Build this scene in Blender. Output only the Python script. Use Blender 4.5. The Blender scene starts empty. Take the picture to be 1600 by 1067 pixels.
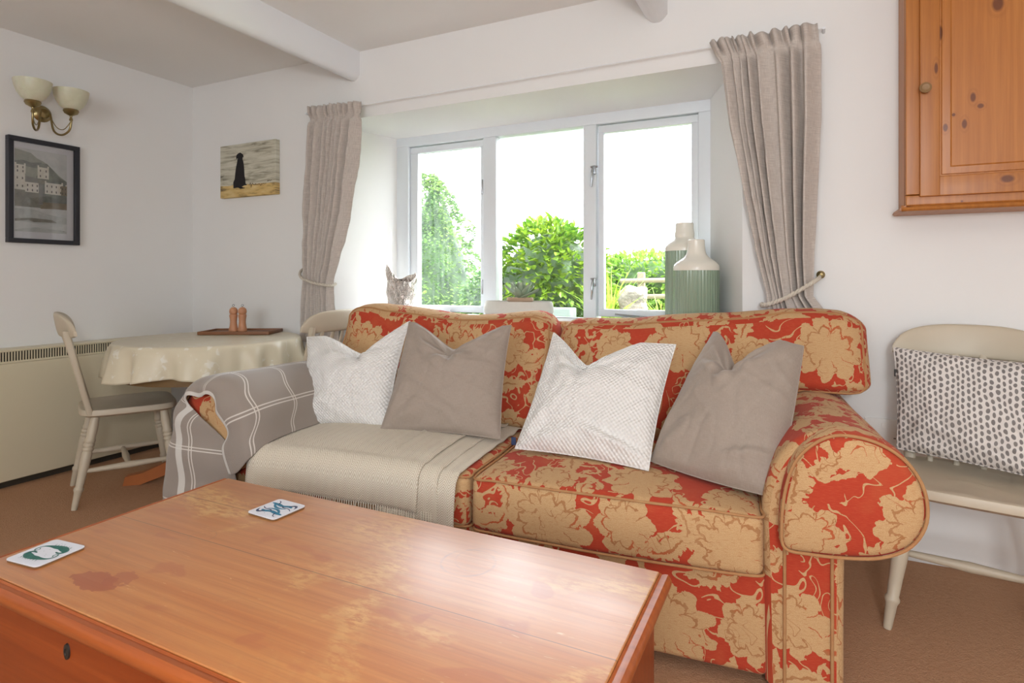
import bpy, math, random
from math import sin, cos, pi, radians, sqrt, atan2, exp
from mathutils import Vector, Matrix, noise
random.seed(7)
V3 = Vector
SC = bpy.context.scene
COL = SC.collection

# ------------------------------------------------------------------ node helpers
def lin(c):
    if isinstance(c, str):
        c = tuple(int(c[i:i+2], 16) / 255 for i in (0, 2, 4))
    return tuple(x / 12.92 if x <= .04045 else ((x + .055) / 1.055) ** 2.4 for x in c) + (1,)

class S:
    """a node socket (or number) with arithmetic"""
    def __init__(s, T, k): s.T, s.k = T, k
    def m(s, op, *a, clamp=False):
        n = s.T.nt.nodes.new('ShaderNodeMath'); n.operation = op; n.use_clamp = clamp
        for i, x in enumerate((s,) + a):
            s.T.put(n.inputs[i], x)
        return S(s.T, n.outputs[0])
    def __add__(s, o): return s.m('ADD', o)
    __radd__ = __add__
    def __sub__(s, o): return s.m('SUBTRACT', o)
    def __rsub__(s, o): return S(s.T, o).m('SUBTRACT', s)
    def __mul__(s, o): return s.m('MULTIPLY', o)
    __rmul__ = __mul__
    def __truediv__(s, o): return s.m('DIVIDE', o)
    def lt(s, o): return s.m('LESS_THAN', o)
    def gt(s, o): return s.m('GREATER_THAN', o)
    def mx(s, o): return s.m('MAXIMUM', o)
    def mn(s, o): return s.m('MINIMUM', o)
    def ab(s): return s.m('ABSOLUTE')
    def wrap(s, lo, hi): return s.m('WRAP', hi, lo)
    def step(s, a, b):
        n = s.T.nt.nodes.new('ShaderNodeMapRange'); n.clamp = True
        s.T.put(n.inputs[0], s); n.inputs[1].default_value = a; n.inputs[2].default_value = b
        n.inputs[3].default_value = 0; n.inputs[4].default_value = 1
        return S(s.T, n.outputs[0])

class T:
    def __init__(s, name):
        s.mat = bpy.data.materials.new(name); s.mat.use_nodes = True
        s.nt = s.mat.node_tree
        s.b = s.nt.nodes['Principled BSDF']
        s.out = s.nt.nodes['Material Output']
        s._tc = None
    def put(s, inp, x):
        if isinstance(x, S): x = x.k
        if isinstance(x, bpy.types.NodeSocket): s.nt.links.new(x, inp)
        else:
            if inp.type == 'RGBA' and not isinstance(x, (int, float)): x = lin(x) if (isinstance(x, str)) else x
            inp.default_value = x
    def tc(s, w='UV'):
        if not s._tc: s._tc = s.nt.nodes.new('ShaderNodeTexCoord')
        return s._tc.outputs[w]
    def map(s, v, scale=(1, 1, 1), rot=(0, 0, 0), loc=(0, 0, 0)):
        n = s.nt.nodes.new('ShaderNodeMapping'); s.put(n.inputs[0], v)
        n.inputs[1].default_value = loc; n.inputs[2].default_value = rot; n.inputs[3].default_value = scale
        return n.outputs[0]
    def xyz(s, v):
        n = s.nt.nodes.new('ShaderNodeSeparateXYZ'); s.put(n.inputs[0], v)
        return [S(s, o) for o in n.outputs]
    def vec(s, x, y, z=0):
        n = s.nt.nodes.new('ShaderNodeCombineXYZ')
        for i, q in enumerate((x, y, z)): s.put(n.inputs[i], q)
        return n.outputs[0]
    def noise(s, v, scale=5, detail=3, rough=.5, dist=0, out=0):
        n = s.nt.nodes.new('ShaderNodeTexNoise'); s.put(n.inputs['Vector'], v)
        n.inputs['Scale'].default_value = scale; n.inputs['Detail'].default_value = detail
        n.inputs['Roughness'].default_value = rough; n.inputs['Distortion'].default_value = dist
        return S(s, n.outputs[out])
    def wave(s, v, scale=5, dist=0, detail=2, dscale=1, kind='BANDS', direction='X'):
        n = s.nt.nodes.new('ShaderNodeTexWave'); s.put(n.inputs['Vector'], v)
        n.wave_type = kind; n.bands_direction = direction
        n.inputs['Scale'].default_value = scale; n.inputs['Distortion'].default_value = dist
        n.inputs['Detail'].default_value = detail; n.inputs['Detail Scale'].default_value = dscale
        return S(s, n.outputs['Fac'])
    def mix(s, f, a, b):
        n = s.nt.nodes.new('ShaderNodeMix'); n.data_type = 'RGBA'
        s.put(n.inputs[0], f); s.put(n.inputs[6], a); s.put(n.inputs[7], b)
        return S(s, n.outputs[2])
    def ramp(s, f, stops):
        n = s.nt.nodes.new('ShaderNodeValToRGB'); s.put(n.inputs[0], f)
        e = n.color_ramp.elements
        while len(e) < len(stops): e.new(.5)
        for q, (p, c) in zip(e, stops): q.position = p; q.color = lin(c)
        return S(s, n.outputs[0])
    def bump(s, h, strength=.3, dist=.002, normal=None):
        n = s.nt.nodes.new('ShaderNodeBump'); s.put(n.inputs['Height'], h)
        n.inputs['Strength'].default_value = strength; n.inputs['Distance'].default_value = dist
        if normal: s.put(n.inputs['Normal'], normal)
        s.put(s.b.inputs['Normal'], n.outputs[0]); return n.outputs[0]
    def set(s, color=None, rough=None, metal=None, spec=None, **k):
        if color is not None: s.put(s.b.inputs['Base Color'], color)
        if rough is not None: s.put(s.b.inputs['Roughness'], rough)
        if metal is not None: s.put(s.b.inputs['Metallic'], metal)
        if spec is not None: s.put(s.b.inputs['Specular IOR Level'], spec)
        for a, x in k.items(): s.put(s.b.inputs[a.replace('_', ' ')], x)
        return s

MAT = {}
def simple(name, col, rough=.5, metal=0, spec=.5, nscale=40, var=.06, bump=0, bd=.001, coord='Object', col2=None):
    t = T(name); v = t.tc(coord)
    n = t.noise(v, nscale, 4)
    c = lin(col); d = lin(col2) if col2 else tuple(x * (1 - var * 2) for x in c[:3]) + (1,)
    t.set(t.mix(n, c, d), rough, metal, spec)
    if bump: t.bump(t.noise(v, nscale * 3, 3), bump, bd)
    MAT[name] = t.mat
    return t.mat

simple('wall_paint', 'efeeec', .85, spec=.2, nscale=6, var=.01, bump=.25, bd=.003)
simple('ceiling_paint', 'f4f3f0', .85, spec=.2, nscale=4, var=.01, bump=.3, bd=.004)
simple('gloss_white', 'eef0f2', .35, nscale=3, var=.01)
simple('window_paint', 'e3e8ec', .35, nscale=3, var=.01)
simple('putty_paint', 'c9bca6', .45, nscale=14, var=.04, bump=.05)
simple('brass', 'a08f66', .32, metal=1, nscale=30, var=.1)
simple('chrome', 'b9bcc0', .25, metal=1, var=.05)
simple('heater_cream', 'e4dabd', .38, nscale=2, var=.02)
simple('heater_dark', '3a3328', .7)
simple('black_frame', '2a2b33', .45, nscale=30, var=.1)
simple('mat_card', 'e6e6ea', .6, var=.01)
simple('pink_wood', 'd0946e', .5, nscale=20, var=.08)
simple('dark_tray', '8a5a38', .5, nscale=20, var=.12)
simple('pine_base', 'b5652a', .5, nscale=20, var=.12)
simple('apron_wood', '86683f', .6, nscale=20, var=.12)
simple('cork', '8a6a48', .8, nscale=200, var=.2)
simple('vase_cream', 'ebe6d9', .25, var=.01)
simple('stone_pot', 'd6d3ca', .8, nscale=60, var=.04, bump=.2)
simple('clay_pot', 'c9ab90', .8, nscale=60, var=.05)
simple('soil', '4a3a2c', .95, nscale=90, var=.3, bump=.6, bd=.004)
simple('knob_wood', '9c7a52', .5, nscale=30, var=.12)
simple('iron', '4a4540', .5, metal=.7)
simple('plastic_white', 'eceae6', .4, var=.01)
simple('dark_line', '55534f', .6)
simple('fringe', 'e9e1cf', .9, spec=.1, nscale=80, var=.05)
simple('rope', 'd8cfc0', .9, spec=.1, nscale=120, var=.1, bump=.5)
simple('navy_tag', '2b3a5c', .8)
simple('grey_tag', '4a4745', .8)
simple('stone', '8f887a', .9, nscale=9, var=.2, bump=.9, bd=.03)
simple('fence_wood', '8b7c6b', .8, nscale=12, var=.15, bump=.4)
simple('gravel', 'd2ccbf', .9, nscale=20, var=.2, bump=.6, bd=.01)
simple('trough', '7f8b84', .6, nscale=9, var=.1)
simple('bark', '5b4a38', .9, nscale=20, var=.3, bump=.6, bd=.01)

def tri(t, x, per):      # triangle wave 0..1
    return ((x / per).m('FRACT') - .5).ab() * 2

# carpet
t = T('carpet'); v = t.tc('Object')
n = t.noise(v, 220, 3); n2 = t.noise(v, 2.2, 3); n3 = t.noise(v, 60, 2)
t.set(t.mix(n2, t.mix(n, lin('c9a283'), lin('ad8161')), t.mix(n3, lin('c39a7b'), lin('a47857'))), .97, spec=.05)
t.bump(n + n3 * .7, .7, .006); MAT['carpet'] = t.mat

# damask upholstery
def damask(name, off=(0, 0), gold='bd966a', gold2='cdaa7e', red='b2422e', flip=1):
    t = T(name); uv = t.map(t.tc('UV'), loc=(off[0], off[1], 0), scale=(flip, 1, 1))
    nz = t.nt.nodes.new('ShaderNodeTexNoise'); t.put(nz.inputs['Vector'], uv); nz.inputs['Scale'].default_value = 26
    nz.inputs['Detail'].default_value = 3
    dx, dy, dz = t.xyz(nz.outputs['Color'])
    x, y, _ = t.xyz(uv)
    nz2 = t.nt.nodes.new('ShaderNodeTexNoise'); t.put(nz2.inputs['Vector'], uv); nz2.inputs['Scale'].default_value = 95
    ex, ey, ez = t.xyz(nz2.outputs['Color'])
    x = x + (dx - .5) * .042 + (ex - .5) * .010; y = y + (dy - .5) * .042 + (ey - .5) * .010
    TX, TY = .50, .62
    def loc(cx, cy, rot=0):
        a = (x - cx).wrap(-TX / 2, TX / 2); b = (y - cy).wrap(-TY / 2, TY / 2)
        if rot:
            c, s_ = cos(rot), sin(rot)
            a, b = a * c + b * s_, b * c - a * s_
        return a, b
    masks = []; lines = []
    def flower(cx, cy, R, n, rot=0, sx=1, sy=1, inner=.6):
        a, b = loc(cx, cy, rot)
        if sx != 1: a = a / sx
        if sy != 1: b = b / sy
        r = (a * a + b * b).m('SQRT') / R
        th = b.m('ARCTAN2', a)
        pet = (th * (n / 2)).m('SINE').ab()
        masks.append((r - pet * .24).lt(.80))
        if inner:
            ring = (r - pet * .2 - (inner - .1)).ab().lt(.035) * th.gt(-1.2)
            lines.append(ring)
            vein = ((th * (n / 2)).m('SINE').ab().lt(.10)) * r.gt(.42) * r.lt(.78) * th.lt(1.9)
            lines.append(vein)
    def leaf(cx, cy, L, w, rot, bend=0, mid=True):
        a, b = loc(cx, cy, rot)
        u = a / L
        b = b - (u * u) * bend
        q = (1 - u * u)
        masks.append((b.ab() / w).lt(q * ((u * 13).m('SINE').ab() * .45 + .72)))
        if mid: lines.append((b.ab() / w).lt(.12) * u.ab().lt(.6))
    def arc(cx, cy, R, w, rot=0, lim=.3):
        a, b = loc(cx, cy, rot)
        r = (a * a + b * b).m('SQRT')
        masks.append((r - R).ab().lt(w) * a.gt(-R * lim))
    def spiral(cx, cy, R, w, rot=0, k=.0060):
        a, b = loc(cx, cy, rot)
        r = (a * a + b * b).m('SQRT'); th = b.m('ARCTAN2', a)
        q = (r - th * k).wrap(-k * pi, k * pi)
        masks.append(q.ab().lt(w) * r.lt(R))
    flower(.13, .14, .108, 9, .3)
    flower(.38, .45, .110, 11, 1.2, 1.0, 1.22)
    flower(.375, .10, .070, 7, .9, 1, 1.15)
    flower(.10, .47, .080, 8, 2.1, 1.1, 1)
    flower(.25, .30, .048, 5, .2, inner=0)
    flower(.235, .60, .046, 5, 1.0, inner=0)
    flower(.455, .255, .040, 5, 2.0, inner=0)
    leaf(.035, .29, .105, .033, 1.1, .03)
    leaf(.10, .33, .085, .030, .3, -.03)
    leaf(.40, .22, .085, .032, 1.6, -.03)
    leaf(.215, .42, .075, .028, .5, .03)
    leaf(.265, .03, .085, .028, -.7, .03)
    leaf(.485, .03, .085, .029, 1.9, -.03)
    leaf(.02, .60, .09, .030, .4, .03)
    leaf(.33, .27, .060, .022, -.6, .01)
    leaf(.26, .50, .060, .022, 1.9, .02)
    arc(.24, .36, .105, .009, .8)
    arc(.08, .28, .090, .008, 3.6)
    arc(.42, .02, .115, .009, 2.2)
    arc(.20, .52, .085, .008, -1.4)
    arc(.33, .32, .078, .007, 4.4)
    spiral(.175, .365, .042, .0062)
    spiral(.470, .165, .036, .006, 2)
    while len(masks) > 1:
        masks = [masks[i].mx(masks[i + 1]) if i + 1 < len(masks) else masks[i] for i in range(0, len(masks), 2)]
    while len(lines) > 1:
        lines = [lines[i].mx(lines[i + 1]) if i + 1 < len(lines) else lines[i] for i in range(0, len(lines), 2)]
    cn = t.noise(uv, 15, 1, .5, 1.6)
    cn2 = t.noise(t.map(uv, loc=(5, 3, 0)), 11, 0, .5, 2.2)
    stem = (cn2 - .5).ab().lt(.028) * t.noise(t.map(uv, loc=(9, 1, 0)), 8, 0).gt(.46)
    M = masks[0].mx(stem); Ln = lines[0].mx((cn - .5).ab().lt(.010) * t.noise(t.map(uv, loc=(1, 8, 0)), 10, 0).gt(.58))
    thr = t.noise(t.map(uv, scale=(60, 700, 1)), 1, 2)
    wv = t.noise(uv, 500, 2)
    fade = t.noise(uv, 7, 3)
    g = t.mix(wv.step(.35, .65), lin(gold), lin(gold2))
    g = t.mix(thr.step(.52, .72) * .6, g, lin('ae7549'))
    g = t.mix(Ln * (fade.step(.35, .6) * .35 + .55), g, t.mix(fade.step(.48, .56), lin('9c6238'), lin('b4502e')))
    r_ = t.mix(thr.step(.5, .72) * .55, lin(red), lin('c25a3a'))
    r_ = t.mix(fade.step(.55, .8) * .35, r_, lin('c4794c'))
    t.set(t.mix(M, r_, g), .88, spec=.1, Sheen_Weight=.06)
    t.bump(M * .6 - Ln * M * .5 + wv * .35 + thr * .2, .55, .0016)
    MAT[name] = t.mat
    return t.mat
damask('damask'); damask('damask_b', (.21, .27)); damask('damask_c', (.36, .11), flip=-1)
simple('piping', 'b89468', .9, spec=.02, nscale=30, var=.25, col2='a8704c')

# linens
def linen(name, c1, c2, sc=1.0, dark=None, bstr=.35):
    t = T(name); uv = t.tc('UV')
    a = t.noise(t.map(uv, scale=(40 * sc, 900 * sc, 1)), 1, 3, .6); b = t.noise(t.map(uv, scale=(900 * sc, 60 * sc, 1)), 1, 3, .6)
    m = (a + b) * .5
    c = t.mix(m.step(.36, .64), lin(c1), lin(c2))
    if dark: c = t.mix(a.step(.66, .76) * .6, c, lin(dark))
    t.set(c, .92, spec=.1, Sheen_Weight=.15); t.bump(m, bstr, .0012); MAT[name] = t.mat
linen('taupe_linen', 'a89a8e', '978a7f', 1.2, bstr=.3)
linen('curtain_linen', 'd3cac1', 'b3a8a0', .45, '978b85')

# waffle white
t = T('white_waffle'); uv = t.tc('UV'); x, y, _ = t.xyz(uv)
n = t.noise(uv, 9, 2)
w = (x * (2 * pi / .015)).m('SINE') * (y * (2 * pi / .015)).m('SINE')
t.set(t.mix(w.step(-1, 1), lin('e4e1dd'), lin('efece8')), .9, spec=.1, Sheen_Weight=.1)
t.bump(w * .6 + n, .8, .004); MAT['white_waffle'] = t.mat

# dashes
t = T('dash_print'); uv = t.tc('UV'); x, y, _ = t.xyz(uv)
nz = t.noise(uv, 14, 2); nz2 = t.noise(t.map(uv, loc=(3, 5, 0)), 14, 2)
x = x + (nz - .5) * .022; y = y + (nz2 - .5) * .014
col = (x / .0150).m('FLOOR'); yy = y / .0215 + (col * .5).m('FRACT')
row = yy.m('FLOOR')
jt = t.noise(t.vec(col * 3.7, row * 2.3), 1.7, 0)
fx = (x / .0150).m('FRACT') - .5; fy = yy.m('FRACT') - .5
fx = fx + (jt - .5) * .35
d = ((fx / .33).m('POWER', 2) + (fy / .40).m('POWER', 2))
col_ = t.mix(jt, lin('8e8a87'), lin('77716f'))
t.set(t.mix(d.step(1.05, .75), lin('ded8d3'), col_), .85, spec=.15)
t.bump(t.noise(uv, 600, 2), .2, .001); MAT['dash_print'] = t.mat
simple('charcoal_cloth', '6f7773', .9, spec=.1, nscale=200, var=.15)

# herringbone wool
t = T('herringbone'); uv = t.tc('UV'); x, y, _ = t.xyz(uv)
z = tri(t, x, .034)
q = ((y * 1.0 + z * .018) * (2 * pi / .0075)).m('SINE'); q2 = (x * (2 * pi / .006)).m('SINE')
f = (q * .8 + q2 * .25).step(-.5, .7)
t.set(t.mix(f, lin('c6b8a2'), lin('e6decf')), .93, spec=.08, Sheen_Weight=.2)
t.bump(f, .5, .002); MAT['herringbone'] = t.mat

# plaid throw   (UV in metres, hem near u=0)
t = T('plaid_wool'); uv = t.tc('UV'); x, y, _ = t.xyz(uv)
nz = t.noise(uv, 20, 2)
def dbl(c, per, off):
    w = (c - off).wrap(-per / 2, per / 2).ab()
    return (w - .006).ab().lt(.0022)
L = dbl(x + nz * .002, .185, .135).mx(dbl(y, .20, .155))
hem = x.ab().lt(.015)
hem2 = y.lt(.02)
g = t.noise(uv, 700, 3)
base = t.mix(g.step(.35, .65), lin('8c8179'), lin('9f948a'))
c = t.mix(L * .8, base, lin('dcd5cc')); c = t.mix(hem.mx(hem2) * .85, c, lin('d5d1ca'))
t.set(c, .95, spec=.05, Sheen_Weight=.3); t.bump(g + L * .5, .4, .0015); MAT['plaid_wool'] = t.mat

# satin tablecloth with faint woven sprigs
t = T('satin_cloth'); uv = t.tc('Object')
a = t.noise(uv, 9, 2, .4, 1.5).step(.52, .58); b = t.noise(t.map(uv, loc=(4, 2, 0)), 16, 2, .4, 2).step(.55, .6)
p = a * b
t.set(t.mix(p, lin('d9cfb6'), lin('e6e1d3')), .5, spec=.35); t.put(t.b.inputs['Roughness'], 0.34 + p * .25)
MAT['satin_cloth'] = t.mat

# woods
def wood(name, c1, c2, c3, axis=0, rough=.4, sc=1.0, knots=(), coat=.0, worn=False, coord='Object', dark=None):
    t = T(name); o = t.tc(coord)
    s_ = [26 * sc] * 3; s_[axis] = 1.6 * sc
    g = t.noise(t.map(o, scale=s_), 1, 5, .6, .4)
    s2 = [150 * sc] * 3; s2[axis] = 4 * sc
    g2 = t.noise(t.map(o, scale=s2), 1, 3, .6)
    s3 = [7 * sc] * 3; s3[axis] = .8 * sc
    w = t.wave(t.map(o, scale=s3), 1.6, 5, 3, 1.2, direction='Y' if axis == 0 else 'X')
    c = t.mix(g.step(.3, .7), lin(c1), lin(c2)); c = t.mix(w * (.14 if worn else .22), c, lin(c3)); c = t.mix(g2.step(.45, .75) * .35, c, lin(c3))
    X, Y, Z = t.xyz(o)
    rr = None
    if worn:
        pale = t.noise(o, 3.1, 4, .6, .6).step(.50, .62) * t.noise(t.map(o, scale=(30, 90, 30)), 1, 4, .7).step(.42, .56)
        c = t.mix(pale * .9, c, lin('dfae68'))
        redp = t.noise(t.map(o, loc=(7, 3, 0), scale=(1, 1.6, 1)), 6, 2, .5, .5).step(.63, .67)
        c = t.mix(redp * .6, c, lin('b4602c'))
        scr = t.noise(t.map(o, rot=(0, 0, .6), scale=(14, 260, 1)), 1, 2, .5, 1.5).step(.72, .76)
        c = t.mix(scr * .6, c, lin('e8c38c'))
        # ring stain left by a mug/bowl
        for (cx, cy, R, wd, k) in ((-.640, 1.095, .058, .0045, .55), (-.625, 1.115, .052, .003, .3), (-1.27, .93, .03, .0025, .35), (-1.40, .76, .035, .002, .3)):
            a = X - cx; b = Y - cy
            ring = ((a * a + b * b).m('SQRT') - R).ab().step(wd, wd * .3)
            c = t.mix(ring * t.noise(o, 30, 2).step(.3, .6) * k, c, lin('9a6848'))
        for (cx, cy, L_, w_, k) in ((-1.28, .70, .06, .028, .8), (-1.24, .725, .03, .03, .6)):
            a = ((X - cx) / L_) + (t.noise(o, 40, 2) - .5) * 1.2; b = (Y - cy) / w_ + (t.noise(t.map(o, loc=(2, 2, 2)), 40, 2) - .5) * 1.2
            c = t.mix((a * a + b * b).lt(1) * k, c, lin('a64c22'))
        # joints between planks
        for yy_, x0, x1 in ((.918, -1.7, 0), (1.085, -1.7, -1.23),):
            c = t.mix((Y - yy_).ab().lt(.0011) * X.gt(x0) * X.lt(x1) * .7, c, lin('5a2f14'))
        rr = .34 + g * .16 + pale * .08
    for (a0, b0, kr, kz) in knots:
        ax = X; bz = Z
        e = ((ax - a0) / kr); f = ((bz - b0) / kz)
        d = (e * e + f * f).m('SQRT') + (g - .5) * .5
        c = t.mix(d.step(1.15, .7) * .85, c, lin('5e2c14'))
        ring = ((d - 1.6).ab()).step(.45, .1)
        c = t.mix(ring * .25, c, lin(c3))
    t.set(c, rr if rr is not None else rough, spec=.5)
    if worn: t.put(t.b.inputs['Coat Weight'], 1.0); t.put(t.b.inputs['Coat IOR'], 1.8); t.put(t.b.inputs['Coat Roughness'], g * .16 + .27)
    if coat: t.put(t.b.inputs['Coat Weight'], coat); t.put(t.b.inputs['Coat Roughness'], .15)
    t.bump(g + g2 * .5, .18, .0012); MAT[name] = t.mat
wood('table_pine', 'd08a48', 'c27434', '96501f', 0, worn=True)
wood('table_side', 'a04a1c', '8f3c12', '70290a', 0, .35)
wood('table_rim', 'b8642f', 'a65224', '7d3816', 0, .35)
wood('cab_pine', 'bd7a36', 'ae6b2b', '8e4f1e', 2, .42, knots=((.62, 1.402, .020, .014), (.425, 1.80, .006, .022), (.345, 1.325, .008, .003), (.50, 1.335, .004, .004)))
wood('cab_panel', 'c07c38', 'b16d2d', '965520', 2, .42, knots=((.529, 1.686, .0085, .018), (.549, 1.654, .010, .009), (.475, 1.633, .0055, .006), (.453, 1.593, .007, .014), (.505, 1.598, .008, .017), (.596, 1.99, .016, .026), (.439, 1.925, .007, .026), (.60, 2.2, .012, .012)))

# vase ribs
t = T('vase_green'); o = t.tc('Object'); X, Y, Z = t.xyz(o)
th = Y.m('ARCTAN2', X)
n = t.noise(t.vec(th * 6, 0, 0), 3, 3, .7)
t.set(t.mix(n.step(.35, .65), lin('7f957f'), lin('a3b39c')), .22, spec=.6)
t.bump((th * 44).m('SINE'), .4, .003); MAT['vase_green'] = t.mat

# sconce alabaster glass
t = T('alabaster'); o = t.tc('Object')
t.set(t.mix(t.noise(o, 22, 4, .6, 1), lin('e6dfca'), lin('cfc6ab')), .35, Subsurface_Weight=.3); MAT['alabaster'] = t.mat

# silver crumpled
t = T('silver_glaze'); o = t.tc('Object')
t.set(t.mix(t.noise(o, 16, 4), lin('e4dcd6'), lin('b0a297')), .16, .92); t.bump(t.noise(t.map(o, scale=(1, 1, .35)), 30, 3, .5, 3.5), 1, .03)
MAT['silver_glaze'] = t.mat

# canvas painting ground (object coords: x across, z up, metres from canvas centre)
t = T('beach_canvas'); o = t.tc('Object'); X, Y, Z = t.xyz(o)
st = t.noise(t.map(o, scale=(5, 1, 42)), 1, 4, .6, .6)
sea = t.ramp(st, [(.28, '6e675a'), (.40, 'a9a491'), (.52, 'c9c5b2'), (.75, 'dad7ca')])
sand = t.ramp(t.noise(t.map(o, scale=(10, 1, 40)), 1, 3), [(.3, '7e6a48'), (.45, 'd0b070'), (.7, 'ddc58c')])
blot = t.noise(t.map(o, scale=(7, 1, 24), loc=(3.3, 0, 1)), 1, 3).step(.66, .74) * Z.lt(.02) * X.lt(-.05)
hz = (Z + X * .02 + (st - .5) * .02).lt(-.095)
c = t.mix(hz, t.mix(blot * .7, sea, lin('57544a')), sand)
t.set(c, .8); MAT['beach_canvas'] = t.mat
simple('ink_black', '1d191b', .8); simple('ink_brown', '4d3b28', .8)

# watercolour washes of the village print
for nm, a, b in (('wash_sky', 'dedfdd', 'cccfce'), ('wash_hill', '999e95', '787d77'), ('wash_hill_pale', 'b4b7ac', 'a0a39a'), ('wash_house', 'efece3', 'dfdace'),
                 ('wash_roof', 'a2a19c', '8b8a86'), ('wash_quay', 'a3a094', '86857c'), ('wash_water', 'b9bdbb', 'd2d4d1'), ('wash_window', '77736c', '6b6862'), ('wash_tan', 'a39784', '8e8371')):
    t = T(nm); o = t.tc('Object')
    t.set(t.mix(t.noise(o, 28, 4, .6, .5).step(.3, .7), lin(a), lin(b)), .5); MAT[nm] = t.mat
# coaster inks
simple('ink_teal', '2f7f74', .4, nscale=120, var=.3); simple('ink_blue', '2f93b8', .4, nscale=120, var=.3); simple('ink_navy', '3c4a72', .4, nscale=120, var=.25)
simple('coaster_white', 'e6e8f0', .25, var=.005)

# leaves
def leafmat(name, c1, c2, tr=.35):
    t = T(name); o = t.tc('Object')
    n = t.noise(o, 2.5, 2); n2 = t.noise(o, 30, 1)
    c = t.mix((n + n2 * .8 - .4).step(.3, .8), lin(c1), lin(c2))
    t.set(c, .4, spec=.5)
    tl = t.nt.nodes.new('ShaderNodeBsdfTranslucent'); t.put(tl.inputs[0], c)
    mx = t.nt.nodes.new('ShaderNodeMixShader'); mx.inputs[0].default_value = tr
    t.nt.links.new(t.b.outputs[0], mx.inputs[1]); t.nt.links.new(tl.outputs[0], mx.inputs[2])
    t.nt.links.new(mx.outputs[0], t.out.inputs[0]); MAT[name] = t.mat
leafmat('leaf_camellia', '3d681c', '98b032'); leafmat('leaf_tree', '4b733c', '86a052'); leafmat('leaf_hedge', '5b8632', '98b550'); leafmat('leaf_blade', '76a433', 'b0cb58', .5)
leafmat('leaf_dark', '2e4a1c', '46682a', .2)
leafmat('leaf_succulent', '93a58c', 'b3bfa4', .1)

# glass pane
t = T('pane_glass'); n = t.nt
tr = n.nodes.new('ShaderNodeBsdfTransparent'); gl = n.nodes.new('ShaderNodeBsdfGlossy'); gl.inputs['Roughness'].default_value = .02
fr = n.nodes.new('ShaderNodeFresnel'); fr.inputs[0].default_value = 1.45; mx = n.nodes.new('ShaderNodeMixShader')
n.links.new(fr.outputs[0], mx.inputs[0]); n.links.new(tr.outputs[0], mx.inputs[1]); n.links.new(gl.outputs[0], mx.inputs[2]); n.links.new(mx.outputs[0], t.out.inputs[0])
MAT['pane_glass'] = t.mat
# hazy glass: sun glare painted in as translucent streaks on the left pane
t = T('hazy_glass'); n = t.nt
tr = n.nodes.new('ShaderNodeBsdfTransparent'); df = n.nodes.new('ShaderNodeBsdfTranslucent'); df.inputs[0].default_value = (.9, .95, 1, 1)
mx = n.nodes.new('ShaderNodeMixShader'); st = t.noise(t.map(t.tc('Object'), scale=(60, 1, 2.5)), 1, 4)
t.put(mx.inputs[0], st.step(.3, .8) * .03 + .006); n.links.new(tr.outputs[0], mx.inputs[1]); n.links.new(df.outputs[0], mx.inputs[2]); n.links.new(mx.outputs[0], t.out.inputs[0])
MAT['hazy_glass'] = t.mat
t = T('grass'); o = t.tc('Object'); t.set(t.mix(t.noise(o, 8, 5), lin('7c9160'), lin('9fb07c')), .9); MAT['grass'] = t.mat

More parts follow.
